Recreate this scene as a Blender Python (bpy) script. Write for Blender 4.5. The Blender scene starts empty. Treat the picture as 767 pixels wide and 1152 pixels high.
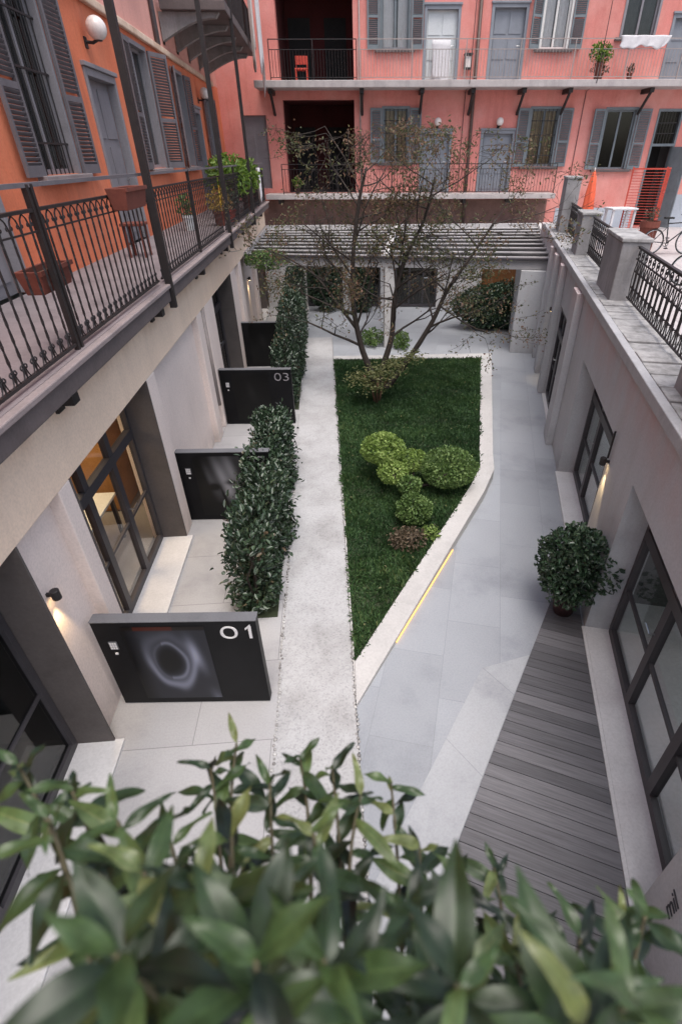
import bpy, bmesh, math, random
import numpy as np
from mathutils import Vector, Matrix
random.seed(7); RNG = np.random.default_rng(11)
SC = bpy.context.scene
COL = SC.collection
PI = math.pi

# ---------------------------------------------------------------- materials
def new_mat(name):
    m = bpy.data.materials.new(name); m.use_nodes = True
    nt = m.node_tree; b = nt.nodes['Principled BSDF']
    return m, nt, b
def nd(nt, t, **kw):
    n = nt.nodes.new(t)
    for k, v in kw.items():
        if k in n.inputs: n.inputs[k].default_value = v
        else: setattr(n, k, v)
    return n
def ramp(nt, fac, stops):
    r = nt.nodes.new('ShaderNodeValToRGB')
    while len(r.color_ramp.elements) < len(stops): r.color_ramp.elements.new(0.5)
    for e, (p, c) in zip(r.color_ramp.elements, stops):
        e.position = p; e.color = (*c, 1) if len(c) == 3 else c
    nt.links.new(fac, r.inputs[0]); return r
def coords(nt, scale=(1, 1, 1)):
    tc = nt.nodes.new('ShaderNodeNewGeometry')
    mp = nt.nodes.new('ShaderNodeMapping'); mp.inputs['Scale'].default_value = scale
    nt.links.new(tc.outputs['Position'], mp.inputs['Vector']); return mp.outputs[0]
def mul(c, k): return tuple(min(1, x*k) for x in c)
def surf(name, col, var=.18, scale=1.3, rough=.8, bump=.15, bscale=40, streak=0, metal=0, spec=.4, dirt=None, base=None, top=None, fade=None):
    m, nt, b = new_mat(name)
    v = coords(nt)
    n1 = nd(nt, 'ShaderNodeTexNoise', Scale=scale, Detail=6.0, Roughness=.62); nt.links.new(v, n1.inputs['Vector'])
    r = ramp(nt, n1.outputs['Fac'], [(.28, mul(col, 1-var)), (.5, col), (.74, mul(col, 1+var*.7))])
    out = r.outputs[0]
    n2 = nd(nt, 'ShaderNodeTexNoise', Scale=bscale, Detail=4.0, Roughness=.6); nt.links.new(v, n2.inputs['Vector'])
    mx = nd(nt, 'ShaderNodeMix', data_type='RGBA', blend_type='MULTIPLY'); mx.inputs[0].default_value = .35
    r2 = ramp(nt, n2.outputs['Fac'], [(.3, (.62, .62, .62)), (.62, (1, 1, 1))])
    nt.links.new(out, mx.inputs[6]); nt.links.new(r2.outputs[0], mx.inputs[7]); out = mx.outputs[2]
    if streak:
        v2 = coords(nt, (5, 5, .35))
        n3 = nd(nt, 'ShaderNodeTexNoise', Scale=1.0, Detail=5.0, Roughness=.65); nt.links.new(v2, n3.inputs['Vector'])
        d = dirt or mul(col, .5)
        r3 = ramp(nt, n3.outputs['Fac'], [(.50, (0, 0, 0)), (.72, (1, 1, 1))])
        sc = nd(nt, 'ShaderNodeMath', operation='MULTIPLY'); sc.inputs[1].default_value = streak
        nt.links.new(r3.outputs[0], sc.inputs[0])
        m3 = nd(nt, 'ShaderNodeMix', data_type='RGBA'); nt.links.new(sc.outputs[0], m3.inputs[0])
        nt.links.new(out, m3.inputs[6]); m3.inputs[7].default_value = (*d, 1); out = m3.outputs[2]
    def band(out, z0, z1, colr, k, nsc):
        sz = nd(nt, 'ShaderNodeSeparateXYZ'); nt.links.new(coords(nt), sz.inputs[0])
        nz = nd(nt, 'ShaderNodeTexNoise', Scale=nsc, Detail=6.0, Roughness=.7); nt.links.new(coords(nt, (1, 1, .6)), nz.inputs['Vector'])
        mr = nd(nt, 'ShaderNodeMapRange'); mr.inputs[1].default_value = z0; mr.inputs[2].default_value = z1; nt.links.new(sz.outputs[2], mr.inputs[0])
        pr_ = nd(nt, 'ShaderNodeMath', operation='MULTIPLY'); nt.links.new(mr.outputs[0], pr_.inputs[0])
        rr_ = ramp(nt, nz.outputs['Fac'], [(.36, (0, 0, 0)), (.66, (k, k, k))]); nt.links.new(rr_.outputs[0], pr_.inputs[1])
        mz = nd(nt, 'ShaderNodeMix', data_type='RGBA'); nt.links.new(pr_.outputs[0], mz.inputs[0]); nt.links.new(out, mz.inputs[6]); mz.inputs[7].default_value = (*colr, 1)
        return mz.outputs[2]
    if base: out = band(out, .45, .0, base, .75, 3.5)
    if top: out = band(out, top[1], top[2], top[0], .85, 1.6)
    if fade:
        nf = nd(nt, 'ShaderNodeTexNoise', Scale=.55, Detail=7.0, Roughness=.68); nt.links.new(coords(nt, (1, 1, .8)), nf.inputs['Vector'])
        rf = ramp(nt, nf.outputs['Fac'], [(.45, (0, 0, 0)), (.68, (.7, .7, .7))])
        mf = nd(nt, 'ShaderNodeMix', data_type='RGBA'); nt.links.new(rf.outputs[0], mf.inputs[0]); nt.links.new(out, mf.inputs[6]); mf.inputs[7].default_value = (*fade, 1); out = mf.outputs[2]
    nt.links.new(out, b.inputs['Base Color'])
    b.inputs['Roughness'].default_value = rough; b.inputs['Metallic'].default_value = metal
    b.inputs['Specular IOR Level'].default_value = spec
    if bump:
        bp = nd(nt, 'ShaderNodeBump'); bp.inputs['Strength'].default_value = bump; bp.inputs['Distance'].default_value = .02
        nt.links.new(n2.outputs['Fac'], bp.inputs['Height']); nt.links.new(bp.outputs[0], b.inputs['Normal'])
    return m
def leafmat(name, stops, rough=.42, trans=.22, spec=.4):
    m, nt, b = new_mat(name)
    a = nd(nt, 'ShaderNodeAttribute', attribute_name='tint')
    r = ramp(nt, a.outputs['Fac'], stops)
    nt.links.new(r.outputs[0], b.inputs['Base Color']); b.inputs['Roughness'].default_value = rough
    b.inputs['Specular IOR Level'].default_value = spec
    t = nd(nt, 'ShaderNodeBsdfTranslucent')
    hs = nd(nt, 'ShaderNodeHueSaturation'); hs.inputs['Value'].default_value = 1.5
    nt.links.new(r.outputs[0], hs.inputs['Color']); nt.links.new(hs.outputs[0], t.inputs[0])
    mx = nd(nt, 'ShaderNodeMixShader'); mx.inputs[0].default_value = trans
    nt.links.new(b.outputs[0], mx.inputs[1]); nt.links.new(t.outputs[0], mx.inputs[2])
    nt.links.new(mx.outputs[0], nt.nodes['Material Output'].inputs[0]); return m
def mottle(m, sc, lo):
    nt = m.node_tree; b = nt.nodes['Principled BSDF']; l = b.inputs['Base Color'].links[0]; src = l.from_socket
    n = nd(nt, 'ShaderNodeTexNoise', Scale=sc, Detail=5.0, Roughness=.65); nt.links.new(coords(nt), n.inputs['Vector'])
    r = ramp(nt, n.outputs['Fac'], [(.32, (lo, lo, lo*.9)), (.6, (1, 1, 1)), (.75, (1.0, .98, .85))])
    x = nd(nt, 'ShaderNodeMix', data_type='RGBA', blend_type='MULTIPLY'); x.inputs[0].default_value = 1
    nt.links.new(src, x.inputs[6]); nt.links.new(r.outputs[0], x.inputs[7]); nt.links.new(x.outputs[2], b.inputs['Base Color']); return m
def glassmat(name, tint=(.75, .8, .8), refl=1.0):
    m, nt, b = new_mat(name); nt.nodes.remove(b)
    t = nd(nt, 'ShaderNodeBsdfTransparent'); t.inputs[0].default_value = (*tint, 1)
    g = nd(nt, 'ShaderNodeBsdfGlossy'); g.inputs['Roughness'].default_value = .02
    f = nd(nt, 'ShaderNodeLayerWeight'); f.inputs[0].default_value = .5
    p = nd(nt, 'ShaderNodeMath', operation='POWER'); p.inputs[1].default_value = 4.0
    k = nd(nt, 'ShaderNodeMath', operation='MULTIPLY_ADD'); k.inputs[1].default_value = .8*refl; k.inputs[2].default_value = .045*refl
    nt.links.new(f.outputs['Facing'], p.inputs[0]); nt.links.new(p.outputs[0], k.inputs[0]); k.use_clamp = True
    mx = nd(nt, 'ShaderNodeMixShader'); nt.links.new(k.outputs[0], mx.inputs[0])
    nt.links.new(t.outputs[0], mx.inputs[1]); nt.links.new(g.outputs[0], mx.inputs[2])
    nt.links.new(mx.outputs[0], nt.nodes['Material Output'].inputs[0]); return m
def emit(name, col, s):
    m, nt, b = new_mat(name); b.inputs['Base Color'].default_value = (*col, 1)
    b.inputs['Emission Color'].default_value = (*col, 1); b.inputs['Emission Strength'].default_value = s; return m
def pavemat(name, col, sx=.9, sy=.6, rot=0, mortar=.006, var=.12, joint=.72):
    m, nt, b = new_mat(name)
    g = nt.nodes.new('ShaderNodeNewGeometry')
    mp = nd(nt, 'ShaderNodeMapping'); mp.inputs['Rotation'].default_value = (0, 0, rot)
    nt.links.new(g.outputs['Position'], mp.inputs[0])
    br = nd(nt, 'ShaderNodeTexBrick'); br.inputs['Scale'].default_value = 1
    br.inputs['Brick Width'].default_value = sx; br.inputs['Row Height'].default_value = sy
    br.inputs['Mortar Size'].default_value = mortar; br.inputs['Mortar Smooth'].default_value = .3
    br.inputs['Color1'].default_value = (*mul(col, 1-var*.5), 1); br.inputs['Color2'].default_value = (*mul(col, 1+var*.4), 1)
    br.inputs['Mortar'].default_value = (*mul(col, joint), 1)
    nt.links.new(mp.outputs[0], br.inputs[0])
    n1 = nd(nt, 'ShaderNodeTexNoise', Scale=.9, Detail=8.0, Roughness=.68); nt.links.new(mp.outputs[0], n1.inputs['Vector'])
    n2 = nd(nt, 'ShaderNodeTexNoise', Scale=55.0, Detail=3.0, Roughness=.6); nt.links.new(mp.outputs[0], n2.inputs['Vector'])
    r1 = ramp(nt, n1.outputs['Fac'], [(.28, (.66, .66, .68)), (.48, (.95, .95, .95)), (.62, (1, 1, 1)), (.78, (.93, .90, .87))])
    r2 = ramp(nt, n2.outputs['Fac'], [(.3, (.86, .86, .86)), (.6, (1, 1, 1))])
    a = nd(nt, 'ShaderNodeMix', data_type='RGBA', blend_type='MULTIPLY'); a.inputs[0].default_value = .9
    nt.links.new(br.outputs[0], a.inputs[6]); nt.links.new(r1.outputs[0], a.inputs[7])
    c = nd(nt, 'ShaderNodeMix', data_type='RGBA', blend_type='MULTIPLY'); c.inputs[0].default_value = .8
    nt.links.new(a.outputs[2], c.inputs[6]); nt.links.new(r2.outputs[0], c.inputs[7])
    nt.links.new(c.outputs[2], b.inputs['Base Color'])
    rr = ramp(nt, n1.outputs['Fac'], [(.3, (.42, .42, .42)), (.7, (.62, .62, .62))]); nt.links.new(rr.outputs[0], b.inputs['Roughness'])
    bp = nd(nt, 'ShaderNodeBump'); bp.inputs['Strength'].default_value = .12; bp.inputs['Distance'].default_value = .01
    nt.links.new(n2.outputs['Fac'], bp.inputs['Height']); nt.links.new(bp.outputs[0], b.inputs['Normal'])
    return m
def pebblemat(name, col):
    m, nt, b = new_mat(name); v = coords(nt)
    vo = nd(nt, 'ShaderNodeTexVoronoi', Scale=62.0); nt.links.new(v, vo.inputs['Vector'])
    n = nd(nt, 'ShaderNodeTexNoise', Scale=1.4, Detail=7.0, Roughness=.65); nt.links.new(v, n.inputs['Vector'])
    sp = nd(nt, 'ShaderNodeSeparateColor'); nt.links.new(vo.outputs['Color'], sp.inputs[0])
    r = ramp(nt, sp.outputs[0], [(.0, mul(col, .80)), (.25, mul(col, .95)), (.6, col), (1, mul(col, 1.06))])
    r2 = ramp(nt, n.outputs['Fac'], [(.3, (.72, .71, .70)), (.55, (.97, .97, .97)), (.7, (1, 1, 1))])
    a = nd(nt, 'ShaderNodeMix', data_type='RGBA', blend_type='MULTIPLY'); a.inputs[0].default_value = 1
    nt.links.new(r.outputs[0], a.inputs[6]); nt.links.new(r2.outputs[0], a.inputs[7])
    nt.links.new(a.outputs[2], b.inputs['Base Color']); b.inputs['Roughness'].default_value = .8
    bp = nd(nt, 'ShaderNodeBump'); bp.inputs['Strength'].default_value = .2; bp.inputs['Distance'].default_value = .004; bp.invert = True
    nt.links.new(vo.outputs['Distance'], bp.inputs['Height']); nt.links.new(bp.outputs[0], b.inputs['Normal']); return m
def vcolmat(name, rough=.3):
    m, nt, b = new_mat(name)
    a = nd(nt, 'ShaderNodeAttribute', attribute_name='print'); nt.links.new(a.outputs['Color'], b.inputs['Base Color'])
    b.inputs['Roughness'].default_value = rough; b.inputs['Specular IOR Level'].default_value = .25; return m
def tintmat(name, stops, rough=.6, bscale=60):
    m, nt, b = new_mat(name)
    a = nd(nt, 'ShaderNodeAttribute', attribute_name='tint'); r = ramp(nt, a.outputs['Fac'], stops)
    v = coords(nt); n = nd(nt, 'ShaderNodeTexNoise', Scale=bscale, Detail=4.0); nt.links.new(v, n.inputs['Vector'])
    r2 = ramp(nt, n.outputs['Fac'], [(.3, (.7, .7, .7)), (.65, (1, 1, 1))])
    x = nd(nt, 'ShaderNodeMix', data_type='RGBA', blend_type='MULTIPLY'); x.inputs[0].default_value = .7
    nt.links.new(r.outputs[0], x.inputs[6]); nt.links.new(r2.outputs[0], x.inputs[7])
    nt.links.new(x.outputs[2], b.inputs['Base Color']); b.inputs['Roughness'].default_value = rough; return m

M = dict(
 orange=surf('warm_lit_orange_plaster', (.70, .19, .09), .2, .8, .85, .2, 30, .45, dirt=(.36, .10, .06), fade=(.70, .25, .14)),  # more orange than the rear wall: its warmer light put into the colour
 pink=surf('pink_plaster', (.67, .24, .205), .18, .7, .85, .2, 30, .4, dirt=(.46, .13, .085), fade=(.74, .37, .32)),
 palepink=surf('pale_pink_plaster', (.72, .36, .3), .12, .8, .85, .2, 30, .2),
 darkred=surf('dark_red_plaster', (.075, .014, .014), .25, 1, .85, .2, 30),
 beige=surf('beige_plaster', (.80, .685, .63), .08, .9, .85, .1, 45, .2, dirt=(.5, .40, .35), base=(.36, .32, .30)),
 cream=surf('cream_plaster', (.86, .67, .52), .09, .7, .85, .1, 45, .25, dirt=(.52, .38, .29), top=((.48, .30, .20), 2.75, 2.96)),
 greyplaster=surf('grey_plaster', (.47, .475, .49), .10, .8, .85, .1, 45, .3, dirt=(.36, .33, .32), base=(.27, .26, .26), top=((.46, .30, .28), 2.1, 2.78)),
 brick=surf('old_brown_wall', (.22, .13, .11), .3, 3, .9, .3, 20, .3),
 concrete=surf('weathered_concrete', (.27, .26, .26), .28, 2.2, .85, .25, 30, .6, dirt=(.14, .13, .12)),
 slab=surf('balcony_stone', (.125, .10, .098), .25, 2.5, .85, .25, 35, .5, dirt=(.10, .08, .075)),
 slablip=surf('balcony_stone_edge', (.27, .22, .215), .22, 3, .8, .2, 35),
 balfloor=surf('balcony_floor_stone', (.22, .185, .19), .25, 2.2, .7, .2, 30),
 paleslab=surf('pale_grey_slab', (.42, .38, .37), .2, 2.0, .8, .2, 35, .4),
 ledge=surf('stained_stone', (.33, .32, .315), .5, 4.5, .85, .3, 24, .75, dirt=(.10, .095, .09)),
 coping=surf('zinc_edge', (.38, .375, .385), .15, 3, .5, .1, 40, .3),
 iron=surf('dark_iron', (.022, .018, .018), .3, 8, .5, .1, 60),
 steel=surf('dark_steel_frame', (.055, .05, .055), .2, 4, .45, .05, 60),
 reveal=surf('brown_grey_reveal', (.10, .085, .08), .2, 3, .7, .1, 40),
 greydoor=surf('grey_painted_wood', (.225, .21, .225), .15, 3, .6, .12, 50, .25),
 bluedoor=surf('blue_grey_painted_wood', (.24, .255, .285), .12, 3, .55, .1, 50, .2),
 shutter=surf('grey_shutter_paint', (.15, .135, .145), .2, 4, .6, .1, 50),
 backshutter=surf('blue_grey_shutter_paint', (.17, .195, .21), .18, 4, .6, .1, 50),
 frame=surf('window_frame_paint', (.25, .235, .25), .12, 4, .6, .08, 50),
 whiteframe=surf('white_frame_paint', (.68, .66, .63), .08, 4, .5, .05, 50),
 glass=glassmat('window_glass', (.94, .95, .95), .8),
 darkglass=glassmat('dark_glass', (.5, .52, .52), 1.1),
 curtain=surf('pale_curtain', (.55, .5, .47), .2, 5, .9, .1, 30),
 curtainbeige=surf('ochre_curtain', (.34, .25, .15), .3, 6, .9, .1, 30),
 white=surf('white_cloth', (.62, .60, .61), .1, 4, .85, .1, 30),
 opal=surf('opal_globe', (.78, .70, .66), .04, 3, .25, 0, 30, spec=.6),
 panel=surf('black_panel', (.009, .009, .010), .3, 3, .42, .03, 60, spec=.14),
 panelcap=surf('grey_panel_cap', (.14, .14, .15), .15, 4, .45, .05, 60),
 letter=surf('white_lettering', (.72, .70, .70), .04, 4, .5, 0, 60),
 blackletter=surf('black_lettering', (.03, .03, .035), .04, 4, .5, 0, 60),
 printed=vcolmat('printed_art'),
 pave=pavemat('large_grey_paving', (.325, .34, .367), 1.1, .62, math.radians(-73.5), .004, .2, .8),
 paveL=pavemat('pale_court_paving', (.40, .39, .395), 1.5, .95, 0, .005, .14, .6),
 border=pavemat('pale_border_paving', (.40, .41, .43), .9, 3.0, math.radians(-33), .004),
 terrace=pavemat('terrace_tile', (.47, .43, .42), .5, .5, .3, .008),
 threshold=surf('pale_threshold_stone', (.60, .585, .585), .1, 2, .6, .08, 45),
 curb=surf('white_stone_curb', (.49, .475, .465), .12, 2.2, .7, .12, 40, .15),
 path=pebblemat('pebble_concrete', (.41, .405, .41)),
 pebble=tintmat('edge_pebbles', [(0, (.18, .17, .165)), (.5, (.34, .33, .32)), (1, (.52, .51, .50))], .6),
 soil=surf('dark_soil', (.035, .045, .022), .4, 3, .95, .4, 25),
 grass=leafmat('grass_blades', [(0, (.020, .055, .020)), (.45, (.055, .118, .042)), (.8, (.10, .175, .062)), (1, (.18, .21, .08))], .55, .25),
 hedge=leafmat('hedge_leaves', [(0, (.014, .026, .014)), (.5, (.032, .058, .03)), (.85, (.065, .10, .055)), (1, (.13, .09, .055))], .36, .12, .6),
 bush=leafmat('glossy_bush_leaves', [(0, (.014, .030, .016)), (.55, (.034, .068, .034)), (.9, (.075, .12, .065)), (1, (.10, .13, .07))], .35, .12, .6),
 cloud=leafmat('bright_clipped_leaves', [(0, (.08, .14, .025)), (.5, (.20, .29, .07)), (1, (.38, .48, .16))], .5, .3),
 cloudmid=leafmat('mid_green_clipped_leaves', [(0, (.04, .08, .022)), (.5, (.115, .19, .055)), (1, (.26, .35, .13))], .5, .28),
 maple=leafmat('sparse_tree_leaves', [(0, (.055, .065, .026)), (.35, (.09, .10, .042)), (.55, (.15, .10, .058)), (.85, (.21, .115, .075)), (1, (.22, .19, .08))], .55, .35),
 yellowgreen=leafmat('yellow_green_leaves', [(0, (.05, .07, .025)), (.5, (.115, .13, .05)), (1, (.22, .21, .10))], .5, .35),
 russet=leafmat('russet_leaves', [(0, (.07, .05, .035)), (.5, (.12, .09, .06)), (1, (.19, .14, .09))], .6, .25),
 green=leafmat('fresh_green_leaves', [(0, (.04, .08, .015)), (.5, (.11, .19, .03)), (1, (.25, .34, .06))], .45, .35),
 yellow=leafmat('yellow_flowers', [(0, (.30, .20, .03)), (1, (.6, .42, .08))], .6, .3),
 laurel=leafmat('laurel_leaves', [(0, (.006, .012, .007)), (.35, (.019, .037, .014)), (.65, (.042, .076, .025)), (.88, (.085, .13, .042)), (1, (.16, .18, .065))], .40, .14, .42),
 stem=surf('green_brown_stems', (.075, .065, .035), .3, 20, .7, .1, 60),
 bark=surf('dark_bark', (.046, .036, .030), .35, 12, .85, .4, 50),
 palebark=surf('reddish_stem_bark', (.22, .12, .08), .3, 12, .8, .3, 50),
 terracotta=surf('terracotta', (.17, .048, .032), .25, 6, .8, .15, 40, .3),
 darkpot=surf('dark_red_pot', (.045, .018, .018), .25, 6, .6, .15, 40),
 redpaint=surf('red_paint', (.50, .065, .04), .18, 5, .5, .08, 50),
 redplastic=surf('orange_red_cloth', (.75, .13, .06), .15, 6, .7, .1, 40),
 darkpaint=surf('bicycle_paint', (.03, .03, .033), .2, 6, .35, .03, 60),
 bluepaint=surf('blue_bicycle_paint', (.06, .17, .40), .15, 6, .35, .03, 60),
 rubber=surf('rubber', (.02, .02, .02), .2, 9, .8, .1, 80),
 chrome=surf('brushed_metal', (.5, .5, .5), .1, 9, .3, .02, 80, metal=1),
 alu=surf('pergola_aluminium', (.40, .385, .385), .1, 3, .5, .05, 50, .15),
 alulow=surf('pergola_louvre', (.20, .185, .185), .15, 3, .5, .05, 50, .2),
 wood=surf('interior_wood', (.30, .15, .055), .25, 4, .5, .08, 30, .3),
 brownwood=surf('brown_wood_door', (.20, .085, .03), .3, 4, .5, .08, 30, .5),
 roomwall=surf('interior_wall', (.46, .24, .09), .1, 2, .8, .05, 30),
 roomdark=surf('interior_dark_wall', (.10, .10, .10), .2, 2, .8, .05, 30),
 roomfloor=surf('interior_floor', (.30, .29, .29), .15, 2, .35, .05, 30),
 palegrey=surf('pale_grey_furniture', (.62, .64, .64), .05, 3, .5, .05, 30),
 basegrey=surf('grey_base_paint', (.42, .45, .50), .1, 2, .8, .1, 30),
 whitewall=surf('white_wall', (.54, .525, .515), .07, 1.2, .8, .08, 45, .15),
 pipe=surf('downpipe_paint', (.10, .06, .05), .25, 6, .5, .1, 50),
 greypipe=surf('grey_pipe', (.33, .28, .26), .2, 6, .5, .1, 50),
 warmlamp=emit('warm_lamp_glow', (1, .68, .32), 14), led=emit('amber_led', (1, .46, .12), .8),
)

mottle(M['laurel'], 55, .55); mottle(M['grass'], 1.6, .62)
# ---------------------------------------------------------------- mesh builder
ORIG = {}
class MB:
    def __init__(s): s.v = []; s.f = []; s.t = []
    def quad(s, *p, t=.5):
        n = len(s.v); s.v += [tuple(q) for q in p]; s.f.append(tuple(range(n, n+len(p)))); s.t.append(t)
    def box(s, F, u0, u1, o0, o1, z0, z1, t=.5):
        n = len(s.v)
        s.v += [F(u, o, z) for z in (z0, z1) for o in (o0, o1) for u in (u0, u1)]
        for q in ((0, 1, 3, 2), (4, 6, 7, 5), (0, 4, 5, 1), (2, 3, 7, 6), (0, 2, 6, 4), (1, 5, 7, 3)):
            s.f.append(tuple(n+i for i in q)); s.t.append(t)
        return s
    def tube(s, pts, r, n=6, t=.5, caps=True):
        pts = [Vector(p) for p in pts]; rs = r if isinstance(r, (list, tuple)) else [r]*len(pts)
        base = len(s.v); up = None
        for i, p in enumerate(pts):
            d = (pts[min(i+1, len(pts)-1)]-pts[max(i-1, 0)])
            d = d.normalized() if d.length > 1e-9 else Vector((0, 0, 1))
            if up is None:
                up = Vector((0, 0, 1)) if abs(d.z) < .9 else Vector((1, 0, 0))
            a = d.cross(up)
            if a.length < 1e-4: a = d.cross(Vector((1, .3, .2)))
            a.normalize(); b = d.cross(a).normalized(); up = -b if False else up
            for k in range(n):
                w = 2*PI*k/n; s.v.append(tuple(p+(a*math.cos(w)+b*math.sin(w))*rs[i]))
        for i in range(len(pts)-1):
            for k in range(n):
                k2 = (k+1) % n
                s.f.append((base+i*n+k, base+i*n+k2, base+(i+1)*n+k2, base+(i+1)*n+k)); s.t.append(t)
        if caps:
            s.f.append(tuple(base+k for k in range(n))[::-1]); s.t.append(t)
            e = base+(len(pts)-1)*n; s.f.append(tuple(e+k for k in range(n))); s.t.append(t)
        return s
    def ring(s, F, c, r, rr, n=20, m=5, a0=0, a1=2*PI, plane='uz'):
        pts = []
        for i in range(n+1):
            w = a0+(a1-a0)*i/n
            pts.append(F(c[0]+r*math.cos(w), c[1], c[2]+r*math.sin(w)))
        return s.tube(pts, rr, m, caps=False)
    def prism(s, poly, z0, z1, t=.5):
        n = len(poly); b = len(s.v)
        zf0 = z0 if callable(z0) else (lambda x, y: z0); zf1 = z1 if callable(z1) else (lambda x, y: z1)
        s.v += [(x, y, zf0(x, y)) for x, y in poly]+[(x, y, zf1(x, y)) for x, y in poly]
        s.f.append(tuple(b+i for i in range(n))[::-1]); s.t.append(t)
        s.f.append(tuple(b+n+i for i in range(n))); s.t.append(t)
        for i in range(n):
            j = (i+1) % n; s.f.append((b+i, b+j, b+n+j, b+n+i)); s.t.append(t)
        return s
    def lathe(s, c, prof, n=20, t=.5, F=None):
        b = len(s.v)
        for r, z in prof:
            for k in range(n):
                w = 2*PI*k/n; s.v.append((c[0]+r*math.cos(w), c[1]+r*math.sin(w), c[2]+z))
        for i in range(len(prof)-1):
            for k in range(n):
                k2 = (k+1) % n; s.f.append((b+i*n+k, b+i*n+k2, b+(i+1)*n+k2, b+(i+1)*n+k)); s.t.append(t)
        s.f.append(tuple(b+k for k in range(n))[::-1]); s.t.append(t)
        e = b+(len(prof)-1)*n; s.f.append(tuple(e+k for k in range(n))); s.t.append(t)
        return s
    def sphere(s, c, r, n=18, m=12, sz=1.0):
        return s.lathe(c, [(max(.001, r*math.sin(PI*i/m)), -r*sz*math.cos(PI*i/m)) for i in range(m+1)], n)
    def build(s, name, mat, parent=None, smooth=False, bevel=0, tint=False, recalc=True):
        me = bpy.data.meshes.new(name)
        off = ORIG.get(parent.name, (0, 0, 0)) if parent else (0, 0, 0)
        me.from_pydata([(x-off[0], y-off[1], z-off[2]) for x, y, z in s.v], [], s.f)
        if recalc:
            bm = bmesh.new(); bm.from_mesh(me); bmesh.ops.recalc_face_normals(bm, faces=bm.faces); bm.to_mesh(me); bm.free()
        if tint:
            a = me.attributes.new('tint', 'FLOAT', 'FACE'); a.data.foreach_set('value', s.t)
        me.materials.append(mat)
        if smooth:
            me.polygons.foreach_set('use_smooth', [True]*len(me.polygons))
        o = bpy.data.objects.new(name, me); COL.objects.link(o)
        if parent: o.parent = parent
        ORIG[o.name] = off
        if bevel:
            b = o.modifiers.new('edge', 'BEVEL'); b.width = bevel; b.segments = 2; b.limit_method = 'ANGLE'
        return o
def thing(name, label, cat, loc=(0, 0, 0), group=None):
    o = bpy.data.objects.new(name, None); COL.objects.link(o); o.location = loc
    o.empty_display_size = .2
    ORIG[o.name] = tuple(loc); return tag(o, label, cat, group)
def tag(o, label, cat, group=None):
    o['label'] = label; o['category'] = cat
    if group: o['group'] = group
    return o
def struct(o, kind='structure'): o['kind'] = kind; return o

# ---------------------------------------------------------------- frames
W = lambda u, o, z: (u, o, z)
FL = lambda u, o, z: (-2.27+o, u, z)                      # left ground floor, u along the court
FP = lambda u, o, z: (-3.6+o, u, z)                       # left upper wall
R0 = (2.8214, 3.8939); DR = (.284015, .95882); NR = (-.95882, .284015)
FR = lambda u, o, z: (R0[0]+DR[0]*u+NR[0]*o, R0[1]+DR[1]*u+NR[1]*o, z)
yb = math.radians(-4.3); DB = (math.cos(yb), math.sin(yb)); NB = (math.sin(yb), -math.cos(yb))
FB = lambda u, o, z: (DB[0]*u+NB[0]*o, 24+DB[1]*u+NB[1]*o, z)
ag = math.atan(-.12); DG = (math.cos(ag), math.sin(ag)); NG = (math.sin(ag), -math.cos(ag))
FG = lambda u, o, z: (DG[0]*u+NG[0]*o, 20.1+DG[1]*u+NG[1]*o, z)
def turned(F, u, o, ang):
    c, s = math.cos(ang), math.sin(ang)
    return lambda a, b, z: F(u+a*c-b*s, o+a*s+b*c, z)

def wall(mb, F, u0, u1, z0, z1, ops, o0, o1):
    ops = [p for p in ops if p[2] < z1-1e-4 and p[3] > z0+1e-4]
    es = sorted({u0, u1, *[max(u0, min(u1, e)) for p in ops for e in p[:2]]})
    for a, b in zip(es, es[1:]):
        if b-a < 1e-4: continue
        zs = [z0]
        for p in sorted([p for p in ops if p[0] < b-1e-4 and p[1] > a+1e-4], key=lambda p: p[2]):
            zs += [max(z0, p[2]), min(z1, p[3])]
        zs.append(z1)
        for c, d in zip(zs[::2], zs[1::2]):
            if d-c > 1e-4: mb.box(F, a, b, o0, o1, c, d)
    return mb

def shutter(F, u, o, width, z0, z1, ang, mat, parent, side=1, louvre=True):
    T = turned(F, u, o, ang); m = MB(); a, b = (0, width*side) if side > 0 else (width*side, 0)
    st = .055
    m.box(T, a, a+st, 0, .04, z0, z1); m.box(T, b-st, b, 0, .04, z0, z1)
    zm = z0+(z1-z0)*.42
    for z, h in ((z0, .12), (zm, .07), (z1-.08, .08)): m.box(T, a+st, b-st, .001, .039, z, z+h)
    n = int((z1-z0)/.055)
    for i in range(n):
        z = z0+.12+(z1-z0-.2)*i/n
        if zm-.03 < z < zm+.06: continue
        k = len(m.v)
        m.v += [T(a+st, .004, z), T(b-st, .004, z), T(b-st, .034, z+.035), T(a+st, .034, z+.035),
                T(a+st, .010, z-.004), T(b-st, .010, z-.004), T(b-st, .040, z+.031), T(a+st, .040, z+.031)]
        for q in ((0, 1, 2, 3), (4, 7, 6, 5), (0, 4, 5, 1), (2, 6, 7, 3)): m.f.append(tuple(k+j for j in q)); m.t.append(.5)
    return m.build('shutter', mat, parent)

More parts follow.
